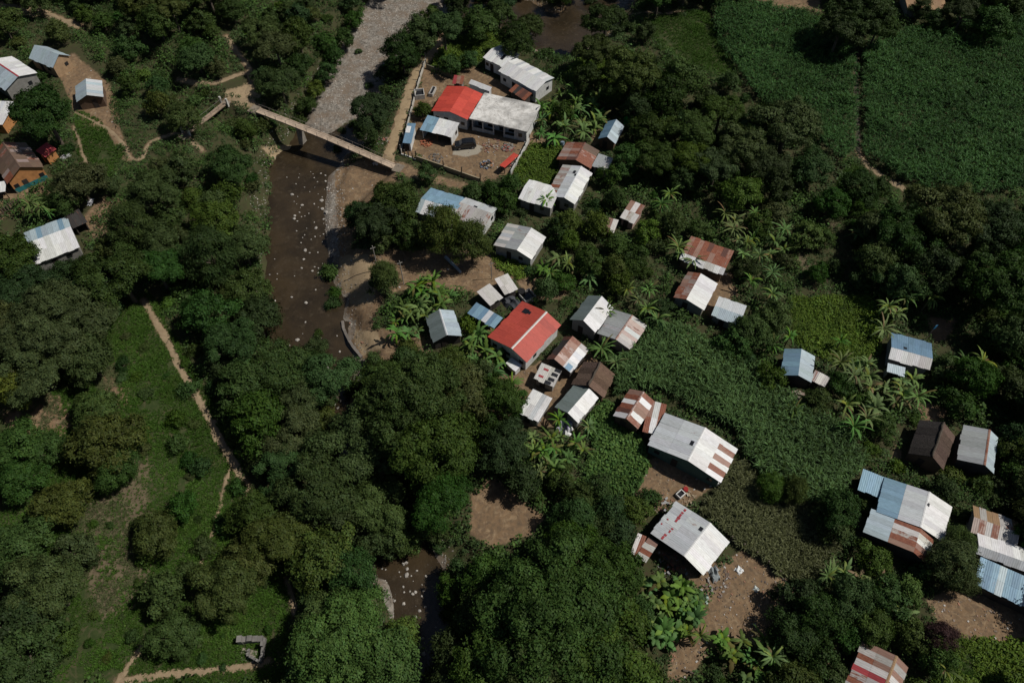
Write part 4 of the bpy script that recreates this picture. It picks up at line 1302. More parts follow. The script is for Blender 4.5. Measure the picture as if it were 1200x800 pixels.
heap('timber_pile', 'reddish boards and scrap stacked above the rust-flecked white house', 'timber', 780, 597, 2.0, 80, .4, [(.35, .2, .13), (.25, .14, .09), (.45, .33, .25), (.5, .5, .5)], 7, None, .5)
heap('junk_pile', 'broken tins and scrap spilling from the open front of the rust-flecked house', 'junk pile', 788, 664, 2.0, 80, .35, [(.35, .15, .1), (.12, .1, .09), (.4, .4, .4)], 8, None, .4)
heap('junk_pile', 'white and grey scrap strewn along the yard side of the rust-flecked house', 'junk pile', 836, 680, 2.2, 90, .3, [(.45, .43, .4), (.2, .15, .12), (.35, .25, .2)], 9, None, .25)
heap('firewood_pile', 'small pile of pale timber in the yard below the long white tin house', 'firewood', 806, 584, 1.2, 40, .3, [(.5, .42, .28), (.4, .3, .2), (.6, .55, .45)], 10, None, .3)
heap('stone_pile', 'pale stones heaped at the cornfield corner near the small blue gable house', 'stones', 936, 463, 1.0, 30, .45, [(.5, .42, .36), (.4, .3, .25)], 11, None, .4)
heap('rubble', 'brick rubble on the road verge beside the dirt road', 'rubble', 449, 166, 1.8, 40, .35, [(.3, .2, .16), (.45, .42, .38), (.4, .15, .12)], 12, None, .2)
# tiny bits of rubbish and chips on the bare yards
lit = MB()
for poly, n in ((DIRT[0], 200), (DIRT[9], 420), (DIRT[5], 110), (DIRT[8], 70), (DIRT[10], 120), (DIRT[3], 120), (DIRT[11], 50), (DIRT[2], 160), (DIRT[12], 40)):
    xs = [p[0] for p in poly]; ys = [p[1] for p in poly]
    k = 0
    while k < n:
        x, y = random.uniform(min(xs), max(xs)), random.uniform(min(ys), max(ys))
        if float(sd_poly(np.array(x), np.array(y), poly)) > -1: continue
        k += 1
        p = at(x, y)
        s = random.choice((.06, .08, .1, .14, .2))
        c = random.choice([(.5, .48, .45), (.3, .24, .2), (.1, .08, .06), (.35, .18, .12), (.2, .16, .12), (.12, .1, .09)])
        lit.box((p.x, p.y, p.z + .04), (s * random.uniform(.6, 2), s, .06), (*c, 0), random.uniform(0, 3))
tag(lit.build('litter', M['stone']), kind='stuff')

# ------------------------------------------------------------------ vegetation meshes (leaves are real faces spread through the crown)
def rand_dirs(n, rng):
    v = rng.normal(size=(n, 3)); return v / np.linalg.norm(v, axis=1)[:, None]


def leaf_quads(P, N, size, rng, aspect=.6, droop=0.0, spread=.28, loose=.45):
    """rhombic leaves at P facing N; returns V, F, tint"""
    n = len(P)
    N = N + rng.normal(scale=loose, size=N.shape); N[:, 2] += .15
    N /= np.linalg.norm(N, axis=1)[:, None]
    a = rng.normal(size=(n, 3)); a[:, 2] -= droop
    T = a - N * np.sum(a * N, 1)[:, None]; T /= np.linalg.norm(T, axis=1)[:, None] + 1e-9
    B = np.cross(N, T)
    s = size * rng.uniform(.6, 1.35, (n, 1))
    V = np.stack([P - T * s * .5, P + B * s * .5 * aspect + N * s * .08, P + T * s * .5 - N * s * .12, P - B * s * .5 * aspect + N * s * .08], 1).reshape(-1, 3)
    F = np.arange(n * 4).reshape(n, 4)
    b = rng.uniform(1 - spread, 1 + spread, (n, 1)); hue = rng.uniform(-.1, .1, (n, 1))
    tint = np.concatenate([b * (1 + hue), b, b * (1 - hue), np.ones((n, 1))], 1)
    return V, F, np.repeat(tint, 4, 0)


def crown_mesh(name, Rr, H, nl, lr, nleaf, leaf, seed, flat=.0, droop=0.0, aspect=.6, z0=None, feather=False):
    rng = np.random.default_rng(seed)
    C, LR = [], []
    gold = math.pi * (3 - math.sqrt(5))
    # an uneven outline: the crown's reach changes with the bearing
    ph = rng.uniform(0, 6.28, 4); am = rng.uniform(.05, .17, 4)
    sup = []
    if nl > 40:
        ns = 9 if nl > 60 else 6
        for i in range(ns):
            th = i * gold + rng.uniform(-.5, .5); q = math.sqrt((i + .4) / ns)
            sr = Rr * rng.uniform(.30, .46)
            sup.append((q * (Rr - sr * .8) * math.cos(th), q * (Rr - sr * .8) * math.sin(th), (H - sr * .8) * (1 - q * q) * .75 + rng.uniform(-.12, .12) * H, sr))
    for i in range(nl):
        f = (i + .5) / nl
        zz = 1 - f * 1.25
        th = i * gold + rng.uniform(-.35, .35)
        rr = math.sqrt(max(0, 1 - zz * zz))
        reach = 1 + sum(am[k] * math.sin((k + 1) * th + ph[k]) for k in range(4))
        l = lr * rng.uniform(.5, 1.4)
        if sup:
            sx, sy, sz, sr = sup[i % len(sup)]
            dv = rng.normal(size=3); dv[2] = abs(dv[2]) * .9 - .15; dv /= np.linalg.norm(dv)
            kk = (sr - l * .5) * rng.uniform(.8, 1.08)
            C.append((sx + dv[0] * kk, sy + dv[1] * kk, sz + dv[2] * kk * .85)); LR.append(l)
            continue
        k = rng.uniform(.68, 1.08)
        C.append((rr * math.cos(th) * (Rr - l * .7) * k * reach, rr * math.sin(th) * (Rr - l * .7) * k * reach, zz * (H - l * .6) * k * (1 if zz > 0 else .6)))
        LR.append(l)
    C = np.array(C); LR = np.array(LR)
    w = LR ** 2; w = w / w.sum()
    per = 9
    ncl = nleaf // per
    nleaf = ncl * per
    li = rng.choice(nl, ncl, p=w)
    D = rand_dirs(ncl, rng)
    out = C[li] / (np.linalg.norm(C[li], axis=1)[:, None] + 1e-6)
    D = D + out * .55 + np.array([0, 0, .35]); D /= np.linalg.norm(D, axis=1)[:, None]
    rad = LR[li] * rng.uniform(.4, 1.12, ncl) ** .6
    st = rng.uniform(.6, 1.35, (nl, 3)) * np.array([1.1, 1.1, .75])
    P = C[li] + D * rad[:, None] * st[li]
    # thin twigs of leaf beyond the lobes break up the rim
    m = rng.random(ncl) < .14
    P[m] += D[m] * (LR[li][m] * rng.uniform(.1, .45, m.sum()))[:, None]
    lobe_t = rng.uniform(.82, 1.18, nl)
    # each sprig carries a handful of leaves that lie much the same way
    cs = rng.uniform(.75, 1.25, (ncl, 1)) * leaf * 1.25
    P = np.repeat(P, per, 0) + rng.normal(size=(nleaf, 3)) * np.repeat(cs, per, 0) * np.array([.55, .55, .3])
    Dn = np.repeat(D + rng.normal(scale=.3, size=D.shape), per, 0)
    V, F, T = leaf_quads(P, Dn, leaf, rng, aspect, droop, .1, .2)
    T[:, :3] *= np.repeat(lobe_t[li] * rng.uniform(.78, 1.22, ncl), 4 * per)[:, None]
    if z0: V[:, 2] += z0
    me_ = np_mesh(name, V, F, T)
    return me_, C + np.array([0, 0, z0 or 0]), LR


def trunk_mesh(name, h, r, C, seed, nlimb=7):
    rng = random.Random(seed)
    mb = MB()
    top = h * .95
    col = (.13, .105, .08, 0)
    mb.tube([(0, 0, -1.0), (0, 0, .2), (rng.uniform(-.1, .1) * h * .2, rng.uniform(-.1, .1) * h * .2, h * .5), (0, 0, top)], [r * 1.5, r * 1.1, r * .9, r * .75], 8, col)
    idx = list(range(len(C))); rng.shuffle(idx)
    for i in idx[:nlimb]:
        c = Vector(C[i])
        s = Vector((0, 0, top * rng.uniform(.75, 1)))
        m = s.lerp(c, .5) + Vector((rng.uniform(-.2, .2), rng.uniform(-.2, .2), -.12 * c.length * .3))
        mb.tube([tuple(s), tuple(m), tuple(c)], [r * .55, r * .35, r * .12], 6, col)
    me_ = mb.mesh(name); me_.polygons.foreach_set('use_smooth', [True] * len(me_.polygons))
    return me_


TREES = {}   # class -> list of (crown mesh, trunk mesh, crown height centre, base radius)


def make_class(key, Rr, H, nl, lr, nleaf, leaf, th, tr, nvar, **kw):
    TREES[key] = []
    for k in range(nvar):
        z0 = th + H * .35
        me_, C, LR = crown_mesh('crown_' + key, Rr, H, nl, lr, nleaf, leaf, sum(map(ord, key)) * 10 + k, z0=z0, **kw)
        tm = trunk_mesh('trunk_' + key, z0, tr, C, k + 50)
        TREES[key].append((me_, tm, z0 + H * .25, Rr))


make_class('XL', 9.0, 6.5, 117, 1.35, 72000, .32, 6.0, .55, 3)
make_class('L', 5.6, 4.8, 60, 1.0, 30000, .30, 4.0, .34, 4)
make_class('M', 3.5, 3.3, 28, 1.02, 12500, .29, 2.6, .22, 5)
make_class('S', 2.1, 2.2, 17, .68, 4600, .27, 1.2, .13, 4)
make_class('F', 3.2, 4.4, 34, .85, 12000, .46, 2.6, .2, 3, droop=2.2, aspect=.22)      # feathery, drooping sprays
make_class('B', 1.35, 1.1, 12, .5, 1700, .24, .15, .06, 4)                              # bushes


def banana_mesh(seed, nleaf, ln, wd, stem_h, erect):
    rng = random.Random(seed)
    V, F, T = [], [], []
    for i in range(nleaf):
        az = i * 2.4 + rng.uniform(-.6, .6)
        el0 = R(rng.choice([rng.uniform(5, 40), rng.uniform(35, 70), rng.uniform(55, 85)]) * erect)
        L = ln * rng.uniform(.55, 1.2); W = wd * rng.uniform(.7, 1.2)
        n = 8
        p = Vector((0, 0, stem_h - .12 * rng.random())); el = el0
        d = Vector((math.cos(az), math.sin(az), 0))
        side = Vector((-math.sin(az), math.cos(az), 0))
        base = len(V)
        curl = rng.uniform(.14, .36)
        b = rng.uniform(.8, 1.2)
        yel = rng.random() < .08; brn = rng.random() < .05
        tw = rng.uniform(-.5, .5)
        for k in range(n + 1):
            f = k / n
            wk = W * (.12 if f < .1 else (math.sin(math.pi * min(1, .12 + f * .88)) ** .55)) * (.05 if k == n else 1)
            t = d * math.cos(el) + Vector((0, 0, math.sin(el)))
            up = d * -math.sin(el) + Vector((0, 0, math.cos(el)))
            sd = side * math.cos(tw * f) + up * math.sin(tw * f)
            rag = 1 + .3 * math.sin(k * 2.6 + i) * (k > 1)
            V.append(p + sd * (wk * .5 * rag) - up * wk * .10 + up * 0)
            V.append(p + up * 0)
            V.append(p - sd * (wk * .5 * rag) - up * wk * .10)
            mid = 1.25 * b
            for q in (b, mid, b * .9):
                T.append((q * 1.25, q * .62, q * .9, 1) if brn else (q * (1.35 if yel else 1), q * (1.1 if yel else 1), q * (.7 if yel else 1), 1))
            p = p + t * (L / n)
            el -= curl
        for k in range(n):
            a = base + k * 3
            F.append((a, a + 1, a + 4, a + 3)); F.append((a + 1, a + 2, a + 5, a + 4))
    return np_mesh('banana_leaves', np.array([tuple(v) for v in V]), np.array(F), np.array(T))


def banana_stem(seed, h, n=3):
    rng = random.Random(seed)
    mb = MB()
    mb.tube([(0, 0, -.3), (0, 0, h * .5), (0, 0, h + .1)], [.17, .14, .08], 8, (.13, .14, .06, 0))
    return mb.mesh('banana_stem')


BAN = []
for k in range(5):
    BAN.append((banana_mesh(k, 11 + k % 4, 2.7, .46, 2.0, 1.08), banana_stem(k, 2.2), 2.4, 2.0))
for k in range(3):   # broad, upright and dense
    BAN.append((banana_mesh(20 + k, 15, 2.0, .62, 1.5, 1.1), banana_stem(k, 1.6), 1.9, 1.7))
PALMY = [(banana_mesh(40 + k, 20, 2.9, .30, 3.0, .95), banana_stem(k, 3.0), 3.0, 2.5) for k in range(2)]

# ------------------------------------------------------------------ placing trees
PLACED = []      # dict(px, py, rpx, kind, size word, colour word, object)
COLW = {'leaf_dark': 'dark green', 'leaf_mid': 'mid-green', 'leaf_olive': 'olive green', 'leaf_bright': 'bright green', 'leaf_yellow': 'yellowish', 'leaf_purple': 'purple-brown',
        'banana_leaf': 'bright green', 'banana_pale': 'pale green'}


def plant(name, crown_me, trunk_me, zc, baseR, px, py, Rm, mat, rng, kind, crown_name='crown', trunk_name='trunk', zscale=None, group=None, cat='tree'):
    k = Rm / baseR
    kz = k * (zscale or rng.uniform(.85, 1.15))
    p = at(px, py, zc * kz)
    x, y = p.x, p.y
    gz = float(hgt(x, y))
    root = empty(name, (x, y, gz), rng.uniform(0, 6.28))
    c = bpy.data.objects.new(crown_name, crown_me)
    if not crown_me.materials: crown_me.materials.append(M['leaf_mid'])
    COL.objects.link(c); c.parent = root; c.scale = (k, k, kz)
    c.material_slots[0].link = 'OBJECT'; c.material_slots[0].material = M[mat]
    if not trunk_me.materials: trunk_me.materials.append(M['bark'])
    t = bpy.data.objects.new(trunk_name, trunk_me)
    COL.objects.link(t); t.parent = root; t.scale = (k, k, kz)
    PLACED.append(dict(px=px, py=py, r=Rm * ppm(py), kind=kind, R=Rm, col=COLW[mat], o=root, x=x, y=y))
    tag(root, None, cat, group)
    return root


def tree(px, py, dpx, mat, form=None, rng=random):
    Rm = dpx / 2 / ppm(py)
    cls = form or ('XL' if Rm > 7.2 else 'L' if Rm > 4.3 else 'M' if Rm > 2.6 else 'S' if Rm > 1.7 else 'B')
    me_, tm, zc, br = rng.choice(TREES[cls])
    if cls == 'B':
        return plant('bush', me_, tm, zc, br, px, py, Rm, mat, rng, 'bush', 'foliage', 'stem', None, 'bushes of the valley', 'bush')
    if cls == 'F':
        return plant('feathery_tree', me_, tm, zc, br, px, py, Rm, mat, rng, 'feathery tree', group='feathery drooping trees')
    if cls == 'S':
        return plant('treelet', me_, tm, zc, br, px, py, Rm, mat, rng, 'treelet', 'foliage', 'stem', None, 'small trees and tall shrubs of the valley', 'treelet')  # small broadleaf trees, sharing this size with tall shrubs
    return plant('tree', me_, tm, zc, br, px, py, Rm, mat, rng, 'tree', group='broadleaf trees of the valley')


tr = random.Random(11)
D_, M_, O_, G_, Y_ = 'leaf_dark', 'leaf_mid', 'leaf_olive', 'leaf_bright', 'leaf_yellow'
MANUAL = [
    (47, 128, 76, D_), (90, 212, 50, O_), (75, 230, 40, M_), (122, 218, 26, D_), (135, 318, 92, D_), (62, 375, 120, O_), (12, 300, 60, D_), (112, 340, 60, D_),
    (40, 430, 90, O_), (22, 448, 50, Y_), (118, 515, 72, O_), (70, 590, 60, O_), (150, 520, 34, M_), (20, 520, 60, M_),
    (268, 402, 72, M_), (240, 365, 60, M_), (300, 372, 60, D_), (320, 430, 88, O_), (282, 452, 66, M_), (300, 490, 70, M_), (290, 340, 60, M_), (348, 475, 56, O_),
    (345, 505, 84, O_), (482, 470, 130, O_), (420, 520, 110, M_), (505, 520, 110, M_), (540, 455, 70, O_), (440, 590, 90, M_), (515, 590, 84, M_), (370, 570, 100, O_), (533, 535, 54, M_),
    (470, 622, 62, M_), (330, 550, 76, M_), (450, 440, 50, O_), (395, 610, 70, D_),
    (650, 718, 190, M_), (705, 752, 140, M_), (600, 775, 130, M_), (715, 670, 90, M_), (588, 712, 70, D_), (640, 790, 120, M_), (560, 720, 70, D_), (540, 770, 80, D_), (745, 790, 70, O_),
    (395, 755, 120, G_), (374, 722, 60, G_), (450, 775, 84, G_), (366, 786, 70, G_), (420, 715, 60, G_), (470, 740, 44, G_), (322, 630, 84, O_), (300, 600, 60, M_), (375, 650, 80, O_), (410, 665, 60, M_),
    (262, 690, 84, O_), (288, 655, 56, O_), (240, 640, 30, D_), (205, 745, 56, M_), (190, 690, 50, M_), (180, 625, 54, O_), (50, 690, 92, O_), (24, 640, 70, M_), (30, 772, 84, M_), (215, 590, 34, M_),
    (20, 730, 80, D_), (205, 520, 26, M_), (235, 545, 26, D_), 
    (437, 127, 58, D_), (432, 150, 36, D_), (440, 262, 62, D_), (468, 236, 52, D_), (420, 250, 36, D_), (455, 232, 46, M_), (500, 203, 24, M_), (555, 225, 26, M_), (590, 235, 30, M_), (600, 215, 26, M_), (575, 222, 24, D_),
    (470, 60, 44, D_), (455, 85, 30, D_), (490, 38, 44, M_), (520, 30, 50, M_), (560, 25, 44, M_), (605, 45, 40, D_), (620, 30, 36, M_), (585, 15, 36, M_),
    (550, 68, 22, M_), (527, 75, 24, M_), (515, 128, 20, M_), (497, 128, 22, M_),
    (740, 85, 70, O_), (700, 60, 56, O_), (690, 90, 36, D_), (780, 110, 50, D_), (800, 90, 50, M_), (845, 130, 60, M_), (810, 150, 56, M_), (870, 170, 66, O_), (925, 145, 84, O_), (900, 190, 60, D_), (840, 195, 60, O_),
    (800, 205, 46, D_), (770, 185, 56, D_), (735, 185, 40, M_), (745, 125, 36, D_), (760, 150, 44, D_), (700, 225, 46, D_), (715, 205, 34, D_), (770, 230, 44, M_), (790, 262, 44, M_), (760, 270, 40, M_), (700, 262, 44, M_), (720, 285, 36, D_),
    (870, 225, 60, M_), (920, 230, 56, D_), (950, 195, 50, D_), (890, 260, 44, D_), (945, 275, 46, M_), (975, 235, 40, M_), (1010, 12, 84, D_), (985, 35, 60, D_), (1030, 30, 50, D_), (1100, 22, 30, M_), (1130, 15, 50, D_), (1165, 25, 46, M_), (1080, 10, 26, D_),
    (1110, 250, 90, O_), (1060, 275, 80, D_), (1160, 265, 80, D_), (1030, 300, 66, O_), (1170, 330, 90, D_), (1100, 315, 60, D_), (1060, 330, 50, M_), (1190, 390, 70, D_), (1140, 380, 64, D_), (1145, 440, 64, D_), (1190, 450, 70, D_), (1110, 430, 44, M_),
    (1008, 325, 34, M_), (958, 318, 34, M_), (900, 320, 46, M_), (882, 388, 60, M_), (860, 400, 50, M_), (910, 370, 46, M_), (770, 320, 50, M_), (745, 300, 40, D_), (775, 365, 46, O_), (725, 330, 40, M_), (690, 305, 44, D_), (655, 270, 40, D_), (668, 260, 40, M_), (640, 260, 30, M_), (1036, 372, 28, M_),
    (1062, 505, 46, M_), (1035, 500, 40, M_), (1010, 470, 36, D_), (985, 450, 40, D_), (1185, 500, 50, D_), (1190, 550, 46, D_), (1150, 565, 36, O_), (1120, 560, 44, M_), (1050, 545, 26, G_), (1022, 525, 26, G_),
    (985, 595, 50, D_), (975, 615, 44, D_), (1129, 602, 26, M_), (1105, 695, 30, O_), (715, 600, 44, D_), (675, 582, 44, D_), (700, 572, 36, D_), (745, 598, 36, M_), (760, 585, 30, M_), (725, 620, 40, D_), (590, 525, 60, D_), (610, 560, 44, D_), (655, 560, 36, D_),
    (575, 500, 36, D_), (560, 440, 40, D_), (585, 460, 50, M_), (610, 470, 30, M_), (525, 430, 50, O_), (450, 330, 36, O_), (385, 318, 24, M_), (392, 342, 18, M_), (390, 355, 18, M_), (640, 340, 30, M_), (660, 330, 36, M_), (690, 330, 30, D_),
    (930, 745, 60, D_), (955, 770, 50, D_), (960, 720, 60, D_), (940, 700, 50, D_), (1070, 745, 40, M_), (1100, 770, 40, M_), (1065, 690, 46, G_), (1000, 700, 56, M_), (1040, 700, 50, M_), (1080, 670, 40, D_),
]
EASTLOW = [(685, 195), (860, 200), (1010, 260), (1060, 335), (1215, 335), (1215, 720), (955, 690), (1010, 540), (850, 420), (720, 380), (625, 330), (640, 250)]
MANUAL += [(112, 482, 56, O_), (137, 548, 46, M_), (58, 525, 46, M_), (170, 652, 26, M_), (190, 705, 34, O_), (88, 645, 44, O_), (218, 668, 22, M_), (100, 418, 54, O_), (20, 560, 50, M_), (70, 745, 40, M_)] + [(350, 142, 20, M_), (360, 122, 24, M_), (370, 104, 22, G_), (382, 84, 24, M_), (392, 64, 26, M_), (403, 44, 24, D_), (415, 22, 24, M_), (452, 104, 16, M_), (463, 80, 20, M_), (474, 58, 20, M_), (488, 36, 20, G_), (432, 100, 10, M_), (420, 60, 9, M_), (505, 18, 24, M_)]
for (px, py, dpx, mat) in MANUAL:
    if float(sd_poly(np.array(float(px)), np.array(float(py)), EASTLOW)) < 0:
        if tr.random() < .25: continue
        dpx *= .78; mat = {D_: M_, M_: tr.choice([M_, G_])}.get(mat, mat) if tr.random() < .55 else mat
    tree(px, py, dpx * .92, mat, None, tr)
for (px, py, dpx, mat) in [(519, 266, 46, O_), (552, 282, 44, O_), (1118, 657, 50, O_), (1124, 632, 34, O_), (1130, 678, 34, O_), (450, 322, 30, O_), (1103, 745, 34, 'leaf_purple'), (905, 570, 32, M_), (932, 572, 28, O_)]:
    tree(px, py, dpx, mat, 'F', tr)

# banana plants, one by one
BANPX = []
def scatter_in(poly, n, mind, rng):
    xs = [p[0] for p in poly]; ys = [p[1] for p in poly]; out = []
    tries = 0
    while len(out) < n and tries < 4000:
        tries += 1
        x, y = rng.uniform(min(xs), max(xs)), rng.uniform(min(ys), max(ys))
        if float(sd_poly(np.array(x), np.array(y), poly)) > 0: continue
        if all(math.hypot(x - a, y - b) > mind for a, b in out): out.append((x, y))
    return out
br_ = random.Random(4)
GROVES = [
    ('compound', [(632, 128), (655, 108), (682, 98), (708, 108), (714, 138), (690, 155), (650, 165), (632, 160)], 26, 10, 0, 'banana_leaf', 'in the grove east of the flat concrete building'),
    ('riverside', [(450, 368), (470, 340), (500, 322), (530, 345), (515, 365), (500, 395), (462, 392)], 20, 12, 0, 'banana_leaf', 'in the grove west of the grey-green tin gable house'),
    ('red', [(548, 388), (572, 380), (590, 410), (582, 440), (552, 425)], 9, 12, 0, 'banana_leaf', 'beside the big red-roofed house'),
    ('east', [(975, 440), (1010, 415), (1040, 438), (1080, 445), (1055, 480), (1000, 485)], 15, 14, 0, 'banana_pale', 'between the two eastern blue tin houses'),
    ('south', [(602, 518), (640, 500), (692, 508), (680, 545), (632, 562), (600, 545)], 15, 14, 0, 'banana_leaf', 'south of the brilliant white-sloped house'),
    ('tank', [(755, 680), (788, 672), (826, 705), (816, 742), (772, 748), (750, 715)], 24, 12, 5, 'banana_leaf', 'in the clump below the rust-flecked white house'),
    ('bottom', [(845, 745), (862, 735), (905, 735), (935, 780), (900, 800), (850, 800)], 12, 16, 2, 'banana_leaf', 'at the bottom edge under the rubbish-strewn yard'),
    ('southeast', [(965, 665), (1010, 665), (1070, 690), (1060, 725), (990, 700)], 9, 18, 0, 'banana_pale', 'in front of the red striped front house'),
    ('village', [(632, 310), (660, 295), (700, 300), (705, 330), (650, 335)], 6, 16, 0, 'banana_leaf', 'between the streaked grey house and the tall white house'),
    ('northeast', [(855, 255), (885, 245), (925, 290), (900, 315), (870, 300)], 8, 18, 0, 'banana_pale', 'east of the reddish brown ribbed house'),
    ('scarp', [(725, 410), (700, 392), (745, 340), (760, 360)], 0, 14, 0, 'banana_leaf', ''),
]
NB = []
for key, poly, n, md, voff, mat, where in GROVES:
    for (x, y) in scatter_in(poly, n, md * .75, br_):
        me_, tm, zc, b0 = BAN[br_.randrange(0, 5) if voff == 0 else br_.randrange(0, 8) if voff == 2 else br_.randrange(5, 8)]
        r_ = plant('banana_plant', me_, tm, zc, b0, x, y, b0 * br_.uniform(.62, 1.1), mat, br_, 'banana plant', 'leaves', 'stem', br_.uniform(.75, 1.25), 'banana plants of the village', 'banana plant')
        r_.rotation_euler = (br_.uniform(-.16, .16), br_.uniform(-.16, .16), r_.rotation_euler[2])
        NB.append((PLACED[-1], where))
for (x, y, mat) in [(705, 408, 'banana_leaf'), (722, 425, 'banana_leaf'), (748, 352, 'banana_pale'), (758, 362, 'banana_pale'), (800, 300, 'banana_pale'), (812, 305, 'banana_pale'), (795, 290, 'banana_pale'), (860, 268, 'banana_pale'), (1050, 368, 'banana_pale'), (1040, 360, 'banana_pale'),
                    (633, 552, 'banana_pale'), (1005, 275, 'banana_pale'), (850, 250, 'banana_pale'), (575, 470, 'banana_leaf'), (600, 450, 'banana_leaf'), (655, 492, 'banana_leaf'), (690, 500, 'banana_pale'), (875, 285, 'banana_pale'), (890, 300, 'banana_pale'), (905, 320, 'banana_leaf'), (885, 250, 'banana_pale'), (920, 270, 'banana_leaf'), (905, 345, 'banana_pale'), (880, 330, 'banana_leaf'), (775, 240, 'banana_leaf'), (785, 228, 'banana_pale'), (665, 310, 'banana_pale'), (690, 320, 'banana_leaf'), (735, 340, 'banana_pale'), (760, 340, 'banana_leaf'), (1060, 350, 'banana_leaf'), (1035, 385, 'banana_pale'), (1000, 440, 'banana_pale'), (1075, 465, 'banana_pale'), (1055, 455, 'banana_pale'), (1130, 425, 'banana_leaf'), (1015, 490, 'banana_pale'), (1000, 500, 'banana_leaf'), (930, 480, 'banana_leaf'), (985, 400, 'banana_leaf'), (640, 235, 'banana_leaf'), (710, 365, 'banana_leaf'), (770, 375, 'banana_leaf'), (1090, 350, 'banana_leaf'), (40, 252, 'banana_leaf'), (48, 243, 'banana_leaf'), (58, 250, 'banana_leaf'), (35, 240, 'banana_leaf'),
                    (1108, 785, 'banana_pale'), (970, 675, 'banana_pale'), (905, 770, 'banana_pale'), (645, 320, 'banana_leaf'), (820, 745, 'banana_leaf'), (925, 395, 'banana_leaf'), (905, 405, 'banana_leaf'), (985, 425, 'banana_pale'), (1150, 425, 'banana_pale')]:
    me_, tm, zc, b0 = br_.choice(PALMY)
    plant('banana_plant', me_, tm, zc, b0, x, y, b0 * br_.uniform(.7, 1.0), mat, br_, 'banana plant', 'leaves', 'stem', br_.uniform(.8, 1.2), 'banana plants of the village', 'banana plant')

# the rest of the wood: trees spread over all that is neither built on, bare, mown nor planted
OPEN = [[(505, 45), (560, 30), (600, 48), (660, 88), (632, 130), (625, 170), (600, 215), (565, 222), (465, 195), (448, 198), (462, 140), (476, 80)],
        [(388, 185), (470, 188), (455, 215), (415, 240), (400, 300), (570, 298), (600, 335), (560, 345), (500, 318), (440, 372), (430, 420), (400, 370), (312, 400), (300, 390), (318, 200), (345, 185), (390, 150)],
        GRAVEL, DIRT[7], DIRT[8], DIRT[9], DIRT[10], DIRT[11], DIRT[12], DIRT[13], DIRT[14], DIRT[15], DIRT[16], DIRT[17], DIRT[5], DIRT[6],
        [(120, 380), (178, 352), (232, 440), (270, 520), (300, 600), (325, 690), (322, 800), (-20, 820), (-20, 560), (-20, 460), (60, 470), (120, 450)],
        [(755, 18), (830, 6), (852, 60), (850, 85), (800, 62)], VEG, WEEDS, LUSH[1], LUSH[2], LUSH[3], LUSH[0],
        [(885, -30), (960, -30), (962, 14), (915, 14)], [(432, 672), (470, 650), (510, 655), (505, 700), (520, 790), (500, 790)],
        [(610, 10), (690, 15), (690, 50), (650, 60)]] + list(CORN.values())
OPEN.append([(212, 160), (262, 110), (276, 122), (226, 170)])
OPEN.append([(298, 163), (352, 165), (352, 196), (300, 192)])
OPEN.append([(85, 120), (140, 110), (182, 165), (165, 198), (135, 205), (100, 215), (85, 160)])
OPENA = OPEN + [[(p[0], p[1]) for p in h[:4]] for h in HOUSES]


def open_gap(px, py):
    x, y = np.array(px, float), np.array(py, float)
    return min(float(sd_poly(x, y, o)) for o in OPENA)


pathpx = []
for nm, mk, pts, w in PATHS:
    pathpx += [(x, y, w) for x, y in pts]
ar = random.Random(21)


def auto(n, rmin, rmax, sep, keep, avoid=None, region=(-70, 1270, -50, 850), maxtry=9000, mats=None):
    made = 0
    pts = np.array([(d['px'], d['py'], d['r']) for d in PLACED])
    for _ in range(maxtry):
        if made >= n: break
        px, py = ar.uniform(region[0], region[1]), ar.uniform(region[2], region[3])
        s = ppm(py)
        Rm = ar.uniform(rmin, rmax); r = Rm * s
        d = np.hypot((pts[:, 0] - px), (pts[:, 1] - py) * 1.25)
        if (d < sep * (r + pts[:, 2])).any(): continue
        if avoid and float(sd_poly(np.array(px), np.array(py), avoid)) < 0: continue
        if open_gap(px, py) < keep * r: continue
        if any(math.hypot(px - x, py - y) < keep * r + 4 for x, y, w in pathpx): continue
        west = px < 600 + (py - 400) * .2
        mat = (mats or ([D_, M_, M_, O_, O_] if west else [D_, D_, M_, M_, O_]))[ar.randrange(5)]
        tree(px, py, 2 * r, mat, 'F' if (ar.random() < .06 and rmax > 2.4) else None, ar)
        pts = np.vstack([pts, (px, py, r)])
        made += 1
    return made


n1 = auto(62, 3.2, 5.2, .58, .75, EASTLOW)
n2 = auto(70, 2.4, 3.3, .56, .75, EASTLOW)
n3 = auto(200, 1.6, 2.35, .55, .75)
n4 = auto(240, .8, 1.6, .58, .8, mats=[M_, M_, G_, O_, D_])
# low bushes dotted over the open slope
sl_poly = [(125, 390), (180, 360), (230, 440), (270, 520), (300, 610), (325, 700), (310, 780), (60, 800), (0, 700), (0, 470), (60, 470), (110, 460)]
for (x, y) in scatter_in(sl_poly, 75, 15, ar):
    if min(math.hypot(x - a, y - b) for a, b, w in pathpx) > 14:
        tree(x, y, ar.choice([7, 8, 9, 11, 13, 16, 22]), ar.choice([M_, O_, M_, D_]), None, ar)
print('auto', n1, n2, n3, n4, 'placed', len(PLACED))


# ------------------------------------------------------------------ stuff nobody could count
def world_scatter(n, test):
    """random ground points inside the camera's view (with a margin) for which test(px,py,x,y) holds"""
    out = []
    tot = 0
    while tot < n:
        x = NR.uniform(-132, 132, 60000); y = NR.uniform(10, 190, 60000)
        z = np.zeros_like(x)
        px, py = project(x, y, z)
        m = (px > -60) & (px < 1260) & (py > -45) & (py < 845)
        x, y, px, py = x[m], y[m], px[m], py[m]
        k = test(px, py, x, y)
        out.append(np.stack([x[k], y[k]], 1)); tot += int(k.sum())
        if len(out) > 60: break
    P = np.concatenate(out)[:n]
    return P


